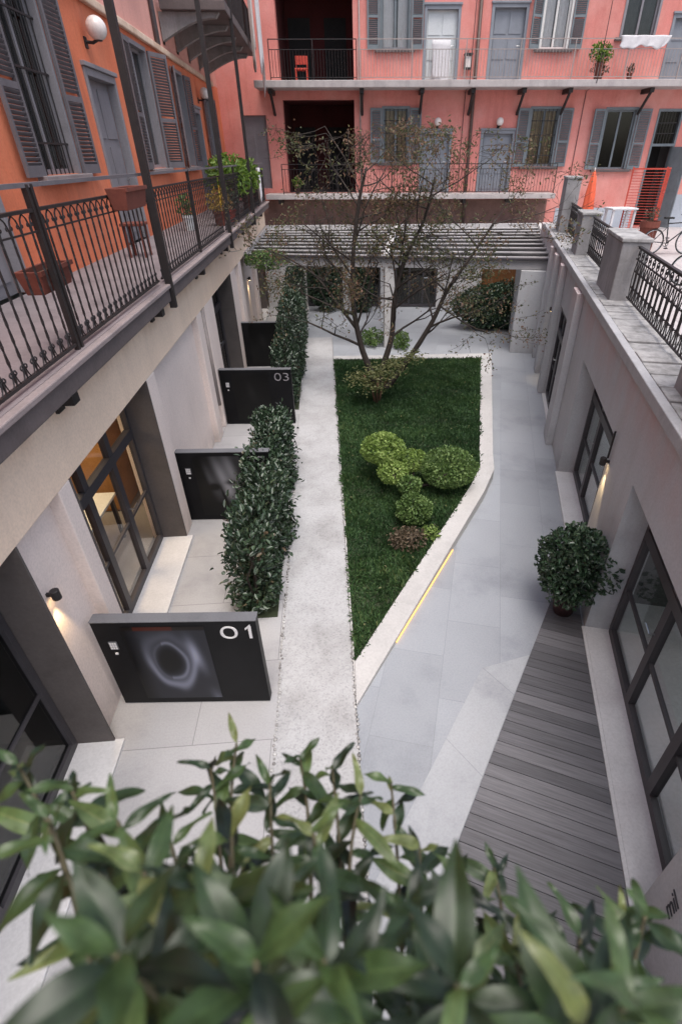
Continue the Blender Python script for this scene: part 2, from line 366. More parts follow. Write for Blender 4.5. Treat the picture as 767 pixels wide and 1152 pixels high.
def window(par, F, u0, u1, z0, z1, depth=.16, fm='frame', sill=True, cur=None, shut=None, sm='shutter', grille=False, glass='glass', sang=(.06, .06), back='roomdark', mull=1):
    m = MB(); w = .06
    m.box(F, u0, u0+w, -depth, -depth+.06, z0, z1); m.box(F, u1-w, u1, -depth, -depth+.06, z0, z1)
    m.box(F, u0+w, u1-w, -depth, -depth+.06, z0, z0+w); m.box(F, u0+w, u1-w, -depth, -depth+.06, z1-w, z1)
    for k in range(mull):
        c = u0+(u1-u0)*(k+1)/(mull+1); m.box(F, c-.035, c+.035, -depth, -depth+.062, z0+w, z1-w)
    zc = z0+(z1-z0)*.62
    # outer moulding
    m.box(F, u0-.07, u0+.005, -depth+.061, .025, z0+.001, z1+.07); m.box(F, u1-.005, u1+.07, -depth+.061, .025, z0+.001, z1+.07); m.box(F, u0+.005, u1-.005, -depth+.061, .025, z1-.005, z1+.07)
    o = m.build('window', M[fm], par)
    MB().box(F, u0+w, u1-w, -depth+.02, -depth+.03, z0+w, z1-w).build('pane', M[glass], o)
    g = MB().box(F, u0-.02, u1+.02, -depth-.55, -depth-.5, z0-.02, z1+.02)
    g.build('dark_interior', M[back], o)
    if cur:
        c = MB(); n = 24
        for a, b in ((u0+w, u0+(u1-u0)*.44), (u1-(u1-u0)*.40, u1-w)):
            for i in range(n):
                x0 = a+(b-a)*i/n; x1 = a+(b-a)*(i+1)/n
                d0 = .03*math.sin(i*1.9); d1 = .03*math.sin((i+1)*1.9)
                c.quad(F(x0, -depth-.1+d0, z0), F(x1, -depth-.1+d1, z0), F(x1, -depth-.1+d1*.5, z1), F(x0, -depth-.1+d0*.5, z1))
        c.build('curtain', M[cur], o, smooth=True, recalc=False)
    if sill: MB().box(F, u0-.22, u1+.22, -depth, .12, z0-.09, z0-.004).build('sill', M['slablip' if F is FP else 'slab'], o, bevel=.01)
    if grille:
        g = MB(); n = max(4, int((u1-u0)/.14))
        for k in range(n): 
            x = u0+(u1-u0)*(k+.5)/n; g.tube([F(x, -.05, z0), F(x, -.05, z1)], .009, 6)
        for z in (z0+.35, (z0+z1)/2+.1, z1-.35): g.box(F, u0, u1, -.062, -.038, z-.012, z+.012)
        g.build('grille', M['iron'], o)
    if shut:
        wd = shut
        shutter(F, u0-.08, .03, wd, z0-.01, z1+.02, -sang[0], M[sm], o, -1)
        shutter(F, u1+.08, .03, wd, z0-.01, z1+.02, sang[1], M[sm], o, 1)
    return o
def door(par, F, u0, u1, z0, z1, mat='greydoor', fm='frame', depth=.12, cur=False):
    m = MB(); u, v = u0, u1
    m.box(F, u, v, -depth-.05, -depth, z0, z1)
    n = 2
    for c in range(2):
        a = u+.06+(v-u-.06)*c/2; b = a+(v-u)/2-.12
        for q0, q1 in ((.06, .28), (.33, .62), (.67, .95)):
            m.box(F, a, b, -depth-.002, -depth+.018, z0+(z1-z0)*q0, z0+(z1-z0)*q1)
    o = m.build('door', M[mat], par)
    f = MB()
    f.box(F, u-.09, u+.006, -depth+.001, .03, z0+.002, z1+.1); f.box(F, v-.006, v+.09, -depth+.001, .03, z0+.002, z1+.1); f.box(F, u+.006, v-.006, -depth+.001, .03, z1-.006, z1+.1)
    f.box(F, u-.12, v+.12, -.02, .07, z1+.1, z1+.16)
    f.build('door_frame', M[fm], o, bevel=.008)
    MB().tube([F(v-.1, -depth+.01, z0+1.0), F(v-.1, -depth+.06, z0+1.0), F(v-.2, -depth+.06, z0+1.0)], .012, 8).build('handle', M['chrome'], o)
    return o
def glazed(par, F, u0, u1, z0, z1, o, cols, trans=None, glass='glass', bar=True, thick=.055):
    """steel glazed screen with mullions, transom bar and thin glazing bars"""
    m = MB(); w = thick
    m.box(F, u0, u1, o-.06, o, z1-.08, z1); m.box(F, u0, u1, o-.06, o, z0, z0+.09)
    for i, c in enumerate(cols): m.box(F, c-w, c+w, o-.065, o+.005, z0+.09, z1-.08)
    m.box(F, u0, u0+.06, o-.0655, o+.0055, z0+.09, z1-.08); m.box(F, u1-.06, u1, o-.0655, o+.0055, z0+.09, z1-.08)
    if trans: m.box(F, u0+.06, u1-.06, o-.068, o+.012, trans-.06, trans+.06)
    if bar:
        zb = z0+(z1-z0)*.36; es = [u0]+list(cols)+[u1]
        for a, b in zip(es, es[1:]): m.box(F, a+.05, b-.05, o-.05, o-.015, zb-.018, zb+.018)
    ob = m.build('glazed_door', M['steel'], par)
    MB().box(F, u0+.02, u1-.02, o-.036, o-.03, z0+.05, z1-.05).build('pane', M[glass], ob)
    h = MB()
    if cols:
        c = cols[len(cols)//2]; h.tube([F(c+.03, o, z0+1.0), F(c+.03, o+.05, z0+1.0), F(c+.16, o+.05, z0+1.0)], .011, 8)
        h.build('handle', M['chrome'], ob)
    return ob

# ---------------------------------------------------------------- foliage
def leaf_obj(name, mat, parent, C, D, L, Wd, tint, up=None, fold=.25):
    """many folded diamond leaves; C centres, D leaf axis, L length, Wd width arrays"""
    n = len(C); C = np.asarray(C, float); D = np.asarray(D, float); D /= np.linalg.norm(D, axis=1)[:, None]+1e-9
    up = RNG.normal(size=(n, 3)) if up is None else np.asarray(up, float)+RNG.normal(size=(n, 3))*.45
    S = np.cross(D, up); S /= np.linalg.norm(S, axis=1)[:, None]+1e-9
    N = np.cross(S, D)
    L = np.broadcast_to(L, n)[:, None]; Wd = np.broadcast_to(Wd, n)[:, None]
    v = np.empty((n, 6, 3))
    v[:, 0] = C-D*L*.5; v[:, 3] = C+D*L*.5-N*L*.12
    v[:, 1] = C-D*L*.12+S*Wd*.5+N*Wd*fold; v[:, 2] = C+D*L*.22+S*Wd*.38+N*Wd*fold*.7
    v[:, 5] = C-D*L*.12-S*Wd*.5+N*Wd*fold; v[:, 4] = C+D*L*.22-S*Wd*.38+N*Wd*fold*.7
    off = ORIG.get(parent.name, (0, 0, 0)) if parent else (0, 0, 0)
    v -= np.array(off)
    f = (np.arange(n)*6)[:, None, None]+np.array([[0, 1, 2, 3], [0, 3, 4, 5]])[None]
    me = bpy.data.meshes.new(name)
    me.vertices.add(n*6); me.vertices.foreach_set('co', v.ravel())
    me.loops.add(n*8); me.loops.foreach_set('vertex_index', f.ravel().astype(np.int32))
    me.polygons.add(n*2); me.polygons.foreach_set('loop_start', np.arange(0, n*8, 4, dtype=np.int32))
    me.update(calc_edges=True)
    a = me.attributes.new('tint', 'FLOAT', 'FACE'); a.data.foreach_set('value', np.repeat(np.clip(tint, 0, 1), 2).astype(np.float32))
    me.materials.append(mat)
    o = bpy.data.objects.new(name, me); COL.objects.link(o)
    if parent: o.parent = parent
    ORIG[o.name] = off; return o
def lump(P, f, seed):
    r = np.random.default_rng(seed); a = np.zeros(len(P))
    for k in range(7):
        d = r.normal(size=3)*f*(1+.5*k/3); a += np.sin(P@d+r.uniform(0, 6.28))/(1+.25*k)
    return a/3.2
def blob(c, rad, n, L, Wd, mat, parent, name='foliage', rough=.12, seed=1, zmin=None, inner=.5, flat=0):
    r = np.random.default_rng(seed)
    d = r.normal(size=(n, 3)); d /= np.linalg.norm(d, axis=1)[:, None]
    k = 1+rough*lump(d*3, 1.6, seed)
    rr = k*(1-inner*r.random(n)**2.2)
    P = d*rr[:, None]*np.array(rad)
    P += np.array(c)
    if zmin is not None:
        P[:, 2] = np.maximum(P[:, 2], zmin+r.random(n)*.04)
    D = d+r.normal(size=(n, 3))*.75+np.array([0, 0, .15])
    t = .48+.25*lump(P*6, 1.5, seed+3)+r.normal(size=n)*.16
    return leaf_obj(name, mat, parent, P, D, L*r.uniform(.65, 1.25, n), Wd*r.uniform(.7, 1.2, n), t, up=d)

# ================================================================ GROUND
def poly_obj(name, poly, z0, z1, mat, kind='structure'):
    return struct(MB().prism(poly, z0, z1).build(name, mat), kind)
poly_obj('ground', [(-60, -60), (60, -60), (60, 90), (-60, 90)], -.6, -.03, M['paveL'])
poly_obj('courtyard_paving', [(.086, -3), (7.5, -3), (9.6, 26), (.086, 26)], -.028, .0, M['pave'])
poly_obj('side_court_paving', [(-2.4, -3), (-.72, -3), (-.72, 26), (-2.4, 26)], -.028, .0, M['paveL'])
poly_obj('path', [(-.72, -3), (.08, -3), (.06, 16.2), (-.72, 16.2)], -.028, .006, M['path'])
poly_obj('inner_path', [(-.72, 16.2), (.06, 16.2), (.086, 26), (-.72, 26)], -.028, .003, M['pave'])
# lighter border strip beside the timber deck, deck boards
poly_obj('border_paving', [(1.48, 3.49), (2.055, 3.62), (.765, 1.71), (.165, .82), (.095, .82), (.095, 1.52), (.42, 2.0)], .0, .006, M['border'])
deck = MB(); r = random.Random(3)
dirx = (.90, -.435); nx = (.435, .90)
A = (2.74, 4.62); B = (-.62, -.35); Cc = FR(-5.2, .02, 0)[:2]; D2 = FR(.1, .02, 0)[:2]
def lin(p, q, k):
    # intersect line p-q with dot(n,.)=k
    a = p[0]*nx[0]+p[1]*nx[1]; b = q[0]*nx[0]+q[1]*nx[1]
    t = (k-a)/(b-a); return (p[0]+(q[0]-p[0])*t, p[1]+(q[1]-p[1])*t), t
kk = -.6
while kk < 5.4:
    k0, k1 = kk, kk+.118
    pl0, _ = lin(B, A, k0); pl1, _ = lin(B, A, k1); pr0, t0 = lin(Cc, D2, k0); pr1, _ = lin(Cc, D2, k1)
    okl = (pr0[0]-pl0[0]) > .02 and (pr1[0]-pl1[0]) > .02
    if okl: deck.prism([pl0, pr0, pr1, pl1], -.02, .016, t=r.random()*.9 if r.random() > .3 else r.random()*.4)
    kk += .124
dm, nt, b = new_mat('weathered_deck_wood')
a_ = nd(nt, 'ShaderNodeAttribute', attribute_name='tint')
rp = ramp(nt, a_.outputs['Fac'], [(0, (.115, .112, .12)), (.5, (.155, .15, .162)), (1, (.205, .20, .212))])
gg = nt.nodes.new('ShaderNodeNewGeometry'); mp = nd(nt, 'ShaderNodeMapping'); mp.inputs['Scale'].default_value = (2.2, 60, 1); mq = nd(nt, 'ShaderNodeMapping'); mq.inputs['Rotation'].default_value = (0, 0, math.atan2(.435, .90))
nt.links.new(gg.outputs['Position'], mq.inputs[0]); nt.links.new(mq.outputs[0], mp.inputs[0])
nn = nd(nt, 'ShaderNodeTexNoise', Scale=1.0, Detail=5.0, Roughness=.7); nt.links.new(mp.outputs[0], nn.inputs['Vector'])
rq = ramp(nt, nn.outputs['Fac'], [(.3, (.45, .44, .44)), (.68, (1.0, 1, 1))])
mm = nd(nt, 'ShaderNodeMix', data_type='RGBA', blend_type='MULTIPLY'); mm.inputs[0].default_value = .9
nt.links.new(rp.outputs[0], mm.inputs[6]); nt.links.new(rq.outputs[0], mm.inputs[7]); nt.links.new(mm.outputs[2], b.inputs['Base Color'])
b.inputs['Roughness'].default_value = .6
struct(deck.build('deck', dm, tint=True))
# pebble edging along both sides of the path
pe = MB(); r = random.Random(5)
for xe in (-.715, .078):
    y = 1.2
    while y < 7.5:
        q = r.uniform(.012, .022)
        pe.lathe((xe+r.uniform(-.012, .012), y, .004), [(q, 0), (q*.9, q*.5), (q*.4, q*.8)], 7, t=r.random())
        y += r.uniform(.035, .06)
struct(pe.build('pebble_edging', M['pebble'], tint=True, smooth=True), 'stuff')

# ---------------------------------------------------------------- planter bed with lawn
hz = lambda x, y: .03+.06*max(0, x)
lawn = [(.085, 13.97), (3.92, 13.0), (2.60, 8.0), (2.50, 7.55), (2.18, 6.95), (.10, 3.66)]
outer = [(.085, 14.22), (4.28, 13.28), (2.83, 7.95), (2.70, 7.40), (2.36, 6.76), (.085, 3.12)]
bed = thing('planter_bed', 'long pointed raised lawn bed with white stone curb in the middle of the courtyard', 'planter', (1.2, 8, 0))
cb = MB()
n = len(lawn)
for i in range(n-1):
    p, q, s_, t_ = lawn[i], lawn[i+1], outer[i+1], outer[i]
    cb.prism([p, q, s_, t_], -.02, lambda x, y: hz(x, y)+.012)
cb.build('curb', M['curb'], bed)
cb2 = MB()
MB().prism([(.081, 14.2), (.081, 3.14), (.1, 3.66), (.086, 13.97)], -.02, .022).build('path_edge', M['curb'], bed)
MB().prism(lawn, -.02, lambda x, y: hz(x, y)-.02).build('soil', M['soil'], bed)
# amber led line under the overhang of the curb's slanted side
p, q = outer[4], outer[5]
def on_edge(t, d=.004):
    dx, dy = q[0]-p[0], q[1]-p[1]; L = math.hypot(dx, dy); return (p[0]+dx*t-dy/L*d, p[1]+dy*t+dx/L*d)
ld = MB(); a0, b0 = on_edge(.34, .012), on_edge(.78, .012); a1, b1 = on_edge(.34, .001), on_edge(.78, .001)
ld.prism([a0, b0, b1, a1], .012, .028); ld.build('led_strip', M['led'], bed)
# grass: one stuff object of blades
def in_poly(P, poly):
    x, y = P[:, 0], P[:, 1]; ins = np.zeros(len(P), bool); j = len(poly)-1
    for i in range(len(poly)):
        xi, yi = poly[i]; xj, yj = poly[j]
        c = ((yi > y) != (yj > y)) & (x < (xj-xi)*(y-yi)/(yj-yi+1e-12)+xi); ins ^= c; j = i
    return ins
P = np.column_stack([RNG.uniform(0, 4.0, 150000), RNG.uniform(3.6, 14, 150000)]); P = P[in_poly(P, lawn)]
P3 = np.column_stack([P, .03+.06*P[:, 0]-.02])
keep = RNG.random(len(P3)) < np.clip(1.25-.05*(P3[:, 1]-3.6), .5, 1); P3 = P3[keep]
clump = lump(P3*1.0, 5.0, 21); n = len(P3)
D = RNG.normal(size=(n, 3))*.55+np.array([.1, -.1, .75]); D[:, :2] += .5*np.column_stack([lump(P3, 7, 31), lump(P3, 7, 32)])
hgt = RNG.uniform(.05, .10, n)*(1+.35*clump)
Dn = D/np.linalg.norm(D, axis=1)[:, None]
g = leaf_obj('grass', M['grass'], None, P3+Dn*hgt[:, None]*.5, D, hgt, hgt*.13+.004, .42+.2*clump+.22*lump(P3, 1.1, 23)+RNG.normal(size=n)*.17)
struct(g, 'stuff')

P = np.column_stack([RNG.uniform(0, 4.0, 900), RNG.uniform(3.6, 14, 900)]); P = P[in_poly(P, lawn)][:110]; n = len(P)
P3 = np.column_stack([P, .03+.06*P[:, 0]+.055+RNG.uniform(0, .02, n)])
struct(leaf_obj('fallen_leaves', M['yellowgreen'], None, P3, RNG.normal(size=(n, 3))*[1, 1, .2], RNG.uniform(.03, .055, n), RNG.uniform(.02, .03, n), RNG.uniform(.2, 1, n), up=np.tile([0, 0, 1.], (n, 1))), 'stuff')
# ================================================================ LEFT BUILDING
LB = thing('courtyard_building', 'long left building with orange upper wall, iron balcony and beige glazed ground floor', 'building', (-3, 10, 0))
for a, b in ((2.96, 3.66), (6.53, 9.25), (9.62, 9.95), (15.0, 17.9)): MB().box(FL, a, b, -.45, -.08, 0, 2.39).build('ground_wall', M['beige'], LB)
for a, b in ((3.66, 3.87), (6.18, 6.53), (9.25, 9.62), (9.95, 10.75), (13.15, 13.75), (14.55, 15.0), (17.9, 18.3)):
    MB().box(FL, a, b, -.45, .03, 0, 2.39).build('pilaster', M['beige'], LB, bevel=.01)
MB().box(FL, 13.75, 14.55, -.45, -.06, 0, 2.39).build('ground_wall', M['beige'], LB)
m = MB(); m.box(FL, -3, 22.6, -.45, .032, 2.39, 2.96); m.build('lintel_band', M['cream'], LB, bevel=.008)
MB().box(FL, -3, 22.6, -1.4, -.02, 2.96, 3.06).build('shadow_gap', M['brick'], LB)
# thresholds and dark reveals
for a, b in ((-3, 2.96), (3.87, 6.18), (10.75, 13.15), (18.3, 20.0)):
    MB().box(FL, a, b, -.38, .12, -.01, .035).build('threshold', M['threshold'], LB, bevel=.006)
    MB().box(FL, b-.022, b+.001, -.34, .034, .035, 2.388).build('reveal', M['reveal'], LB)
    MB().box(FL, a-.001, a+.022, -.34, .034, .035, 2.388).build('reveal', M['reveal'], LB)
glazed(LB, FL, -3, 2.93, .035, 2.37, -.30, [-1.4, .1, 1.55], 1.75, 'darkglass')
glazed(LB, FL, 3.9, 6.15, .035, 2.37, -.30, [4.66, 5.40], 1.74, 'glass')
glazed(LB, FL, 10.78, 13.12, .035, 2.37, -.30, [11.5, 12.3], 1.74, 'darkglass')
glazed(LB, FL, 18.32, 20.0, .035, 2.37, -.30, [19.1], 1.74, 'glass')
# rooms behind the glazing
def room(par, F, u0, u1, o0, o1, z1, wm, fm='roomfloor'):
    m = MB(); m.box(F, u0, u1, o1-.1, o1, 0, z1); m.box(F, u0-.1, u0, o1, o0, 0, z1); m.box(F, u1, u1+.1, o1, o0, 0, z1)
    m.build('room_wall', M[wm], par)
    MB().box(F, u0, u1, o1, o0, -.01, .03).build('room_floor', M[fm], par)
    MB().box(F, u0-.1, u1+.1, o1-.1, o0, z1, z1+.08).build('room_ceiling', M['whitewall'], par)
room(LB, FL, -3.2, 3.0, -.46, -5.2, 2.45, 'roomdark', 'roomdark')
room(LB, FL, 3.3, 8.8, -.46, -5.2, 2.45, 'roomwall')
room(LB, FL, 9.6, 14.8, -.46, -5.2, 2.45, 'roomdark')
room(LB, FL, 15.2, 21, -.46, -5.2, 2.45, 'roomwall')
# upper wall
ops = [(8.3, 9.46, 4.42, 6.45), (10.8, 12.1, 3.27, 5.68), (13.5, 14.7, 4.42, 6.45), (17.0, 18.1, 4.42, 6.4), (19.0, 19.9, 3.27, 5.7), (5.6, 6.9, 3.27, 5.68),
       (21.2, 22.2, 4.3, 6.2), (8.3, 9.46, 7.9, 9.6), (13.6, 14.7, 7.7, 9.6)]
wall(MB(), FP, -3, 24.3, 3.27, 6.68, ops, -.35, 0).build('upper_wall', M['orange'], LB)
wall(MB(), FP, -3, 24.3, 6.68, 10.2, ops, -.35, 0).build('upper_wall', M['palepink'], LB)
MB().box(FP, -3, 23.0, 0, .09, 6.60, 6.72).build('string_course', M['cream'], LB, bevel=.02)
MB().box(FP, -3, 24.3, -6, .35, 10.2, 10.45).build('roof', M['slab'], LB)
MB().box(FP, -3, 24.3, -6, -.35, 3.27, 10.2).build('upper_block', M['roomdark'], LB)
window(LB, FP, 8.3, 9.46, 4.42, 6.45, cur='curtain', shut=.56, grille=True, glass='darkglass', back='roomdark')
window(LB, FP, 13.5, 14.7, 4.42, 6.45, shut=.60, glass='darkglass', sang=(.1, .42))
window(LB, FP, 17.0, 18.1, 4.42, 6.4, shut=.52, glass='darkglass', sang=(.3, .1))
window(LB, FP, 21.2, 22.2, 4.3, 6.2, shut=.46, glass='darkglass')
window(LB, FP, 8.3, 9.46, 7.9, 9.6, shut=.5); window(LB, FP, 13.6, 14.7, 7.7, 9.6, shut=.5)
door(LB, FP, 10.8, 12.1, 3.27, 5.68); door(LB, FP, 19.0, 19.9, 3.27, 5.7); door(LB, FP, 5.6, 6.9, 3.27, 5.68)

# first floor balcony of the left building
bal = MB().box(FL, -3, 22.6, -1.33, .235, 3.065, 3.262).build('balcony', M['slab'], LB, bevel=.012)
MB().box(FL, -3, 22.55, -1.33, .19, 3.262, 3.27).build('balcony_floor', M['balfloor'], bal)
MB().box(FL, -3, 22.6, .19, .265, 3.225, 3.272).build('balcony_lip', M['slablip'], bal, bevel=.01)
for y in (1.4, 4.1, 6.9, 9.7, 12.4, 15.2, 17.4, 20.2):
    k = MB()
    for a, b, zz in ((-.40, .12, 2.965), (-.40, -.02, 2.90)):
        k.box(FL, y-.06, y+.06, -.02 if a < 0 else a, b+.08, zz, 3.064 if zz > 2.95 else 2.964)
    k.build('bracket', M['iron'], bal)
def scroll(m, F, u, o, z, r0, turns, sgn, up, rr=.006, n=18):
    pts = []
    for i in range(n+1):
        w = turns*2*PI*i/n; q = r0*(1-.72*i/n)
        pts.append(F(u+sgn*(r0-q*math.cos(w)), o, z+up*q*math.sin(w)))
    m.tube(pts, rr, 4, caps=False)
def fancy_rail(y0, y1):
    m = MB(); o = .14; zb, zt = 3.33, 4.28
    m.box(FL, y0, y1, o-.014, o+.014, zb-.022, zb); m.box(FL, y0, y1, o-.02, o+.02, zt, zt+.022)
    m.box(FL, y0, y1, o-.006, o+.006, zt-.13, zt-.118)
    n = max(2, round((y1-y0)/.152)); st = (y1-y0)/n
    for i in range(n):
        y = y0+st*(i+.5)
        # twisted bar: square section turning along its height
        b = len(m.v); K = 16
        for j in range(K+1):
            z = zb+(zt-.12-zb)*j/K; tw = j*.75; rr = .0115 if j % 2 else .0085
            for k in range(4): m.v.append(FL(y+rr*math.cos(tw+k*PI/2), o+rr*math.sin(tw+k*PI/2), z))
        for j in range(K):
            for k in range(4):
                k2 = (k+1) % 4; m.f.append((b+j*4+k, b+j*4+k2, b+(j+1)*4+k2, b+(j+1)*4+k)); m.t.append(.5)
        for s in (-1, 1):
            scroll(m, FL, y+s*.006, o, zb+.075, .024, .85, s, 1, .0065, 10)
            m.tube([FL(y+s*.006, o, zb+.10), FL(y+s*.035, o, zb+.02), FL(y+s*.05, o, zb)], .006, 4, caps=False)
            # pointed arch towards the neighbour, with a small inner curl
            m.tube([FL(y, o, zt-.16), FL(y+s*.012, o, zt-.08), FL(y+s*.033, o, zt-.03), FL(y+s*st/2, o, zt)], .007, 4, caps=False)
            scroll(m, FL, y+s*.012, o, zt-.075, .019, .8, s, 1, .0058, 9)
    return m.build('railing', M['iron'], bal)
for a, b in ((-2.5, -.55), (-.45, 2.0), (2.1, 4.5), (4.62, 7.2), (7.36, 9.9), (10.0, 12.6), (12.8, 15.0), (15.1, 17.4), (17.5, 20.0), (20.1, 22.5)): fancy_rail(a, b)
for y in (-.5, 2.05, 4.53, 4.60, 9.95, 15.05, 20.05):
    MB().box(FL, y-.018, y+.018, .12, .16, 3.27, 4.45).build('railing_post', M['iron'], bal)
m = MB(); m.box(FL, -2.5, 22.5, .125, .155, 4.43, 4.46); m.build('hand_bar', M['shutter'], bal)
# tall posts carrying the balcony above
for y in (2.05, 7.28, 12.7, 17.45):
    MB().box(FL, y-.04, y+.04, .20, .28, 2.98, 9.9).build('post', M['iron'], bal)
# second floor balcony further back, on grey consoles
FQ = lambda u, o, z: (-3.6+o, u, z)
b2 = MB().box(FQ, 16.5, 23.0, .1, 1.58, 7.40, 7.58).build('balcony', M['slab'], LB, bevel=.015)
for y in (16.75, 18.2, 19.7, 21.2, 22.6):
    k = MB(); pr = []
    for i in range(9):
        w = i/8; pr.append((.02+1.3*w, 6.88+.42*math.sin(w*PI/2)))
    poly = [(0.02, 6.83)]+pr+[(1.4, 7.395), (.02, 7.395)]
    bs = len(k.v); N = len(poly)
    k.v += [FQ(y-.09, a, z) for a, z in poly]+[FQ(y+.09, a, z) for a, z in poly]
    k.f += [tuple(range(bs, bs+N)), tuple(range(bs+N, bs+2*N))[::-1]]+[(bs+i, bs+(i+1) % N, bs+N+(i+1) % N, bs+N+i) for i in range(N)]
    k.t += [.5]*(N+2); k.build('console', M['concrete'], b2)
def plain_rail(F, u0, u1, o, z0, z1, sp, mat, parent, extra=None, rb=.007):
    m = MB(); m.box(F, u0, u1, o-.012, o+.012, z1-.018, z1); m.box(F, u0, u1, o-.01, o+.01, z0+.06, z0+.08)
    n = int((u1-u0)/sp)
    for i in range(n+1):
        u = u0+(u1-u0)*i/n; m.tube([F(u, o, z0+.07), F(u, o, z1-.01)], rb, 4, caps=False)
    if extra: m.box(F, u0, u1, o-.012, o+.012, extra-.012, extra+.012)
    for u in np.arange(u0, u1+.01, max(.8, (u1-u0)/max(1, round((u1-u0)/1.9)))): m.box(F, u-.014, u+.014, o-.014, o+.014, z0, (extra or z1))
    return m.build('railing', M[mat], parent)
plain_rail(FQ, 16.55, 22.9, 1.52, 7.58, 8.5, .12, 'iron', b2)
m = MB().box(FQ, 16.53, 16.56, .12, 1.5, 8.47, 8.5)
for k in range(12): m.tube([FQ(16.545, .14+k*.12, 7.58), FQ(16.545, .14+k*.12, 8.48)], .008, 4, caps=False)
m.build('railing', M['iron'], b2)
# downpipe on the pilaster, conduit on the pink wall
MB().tube([FL(9.8, .0, .55), FL(9.8, .0, 2.38)], .05, 10).build('downpipe', M['greypipe'], LB, smooth=True)
MB().tube([FP(15.9, .06, 6.72), FP(15.9, .06, 10.1)], .055, 10).build('downpipe', M['shutter'], LB, smooth=True)

# ================================================================ REAR BUILDING
RB = thing('rear_building', 'salmon pink apartment house with two balcony rows and a dark loggia closing the courtyard', 'building', FB(6, 0, 0))
L1 = (-1.31, 1.33, 3.45, 6.35); L2 = (-1.31, 1.33, 6.8, 9.8)
ops = [L1, L2, (3.9, 4.92, 3.45, 5.33), (6.18, 7.3, 3.45, 5.33), (2.42, 3.32, 4.43, 6.08), (7.92, 8.92, 4.30, 6.06), (10.72, 11.8, 4.2, 6.03),
       (12.62, 13.56, 2.25, 6.05), (2.32, 3.26, 7.72, 9.6), (3.87, 4.94, 6.8, 8.73), (6.16, 7.25, 6.8, 8.77), (7.88, 8.78, 7.71, 9.6), (10.65, 11.75, 8.0, 9.7), (12.4, 13.5, 6.8, 8.5),
       (-2.9, -1.95, 3.6, 5.9)]
wall(MB(), FB, -5, 5.7, 0, 10.6, ops, -.35, 0).build('wall', M['pink'], RB)
wall(MB(), FB, 5.7, 20, 0, 10.6, ops, -.35, 0).build('wall', M['pink'], RB)
MB().box(FB, -5, 9.0, 0, .03, 0, 3.2).build('lower_wall', M['brick'], RB)
MB().box(FB, 9.4, 12.5, 0, .025, 2.2, 2.9).build('base_band', M['basegrey'], RB)
MB().box(FB, 13.65, 20, 0, .025, 2.2, 3.35).build('base_band', M['basegrey'], RB)
MB().box(FB, -5, 20, -6, .5, 10.6, 10.85).build('roof', M['slab'], RB)
MB().box(FB, 1.5, 20, -6, -1.2, 0, 10.6).build('inner_block', M['roomdark'], RB)
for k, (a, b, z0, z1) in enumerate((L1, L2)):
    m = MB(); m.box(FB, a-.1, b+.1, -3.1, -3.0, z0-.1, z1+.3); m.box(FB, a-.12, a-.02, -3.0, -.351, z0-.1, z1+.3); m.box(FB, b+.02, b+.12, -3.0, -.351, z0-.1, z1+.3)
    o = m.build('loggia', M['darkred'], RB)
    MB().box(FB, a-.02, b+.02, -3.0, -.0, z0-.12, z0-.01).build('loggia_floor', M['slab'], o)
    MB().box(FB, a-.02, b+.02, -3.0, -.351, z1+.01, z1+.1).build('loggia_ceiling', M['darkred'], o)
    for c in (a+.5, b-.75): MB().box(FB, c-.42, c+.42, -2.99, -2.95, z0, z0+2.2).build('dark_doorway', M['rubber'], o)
door(RB, FB, 3.9, 4.92, 3.45, 5.33, 'bluedoor', 'bluedoor'); door(RB, FB, 6.18, 7.3, 3.45, 5.33, 'bluedoor', 'bluedoor')
window(RB, FB, 2.42, 3.32, 4.43, 6.08, shut=.42, sm='backshutter', fm='backshutter', cur='curtainbeige', grille=True, back='curtainbeige')
window(RB, FB, 7.92, 8.92, 4.30, 6.06, shut=.44, sm='backshutter', fm='backshutter', cur='curtainbeige', grille=True, back='curtainbeige')
window(RB, FB, 10.72, 11.8, 4.2, 6.03, shut=.46, sm='backshutter', fm='backshutter', glass='darkglass', sang=(.25, .2))
window(RB, FB, 2.32, 3.26, 7.72, 9.6, shut=.42, sm='backshutter', fm='backshutter', cur='white')
window(RB, FB, 7.88, 8.78, 7.71, 9.6, shut=.44, sm='backshutter', fm='whiteframe', cur='white', sang=(.5, .12))
window(RB, FB, 10.65, 11.75, 8.0, 9.7, sm='backshutter', fm='frame', cur='curtain', glass='darkglass')
o = door(RB, FB, 3.87, 4.94, 6.8, 8.73, 'palegrey', 'bluedoor'); o['label'] = 'pale door half covered by a white curtain'
door(RB, FB, 6.16, 7.25, 6.8, 8.77, 'bluedoor', 'bluedoor'); door(RB, FB, 12.4, 13.5, 6.8, 8.5, 'bluedoor', 'bluedoor')
m = MB(); m.box(FB, -2.88, -1.97, -.2, -.15, 3.6, 5.9)
for k in range(34): m.box(FB, -2.84, -2.46, -.15, -.135, 3.68+k*.064, 3.715+k*.064); m.box(FB, -2.40, -2.01, -.15, -.135, 3.68+k*.064, 3.715+k*.064)
m.build('shutter', M['greydoor'], RB)
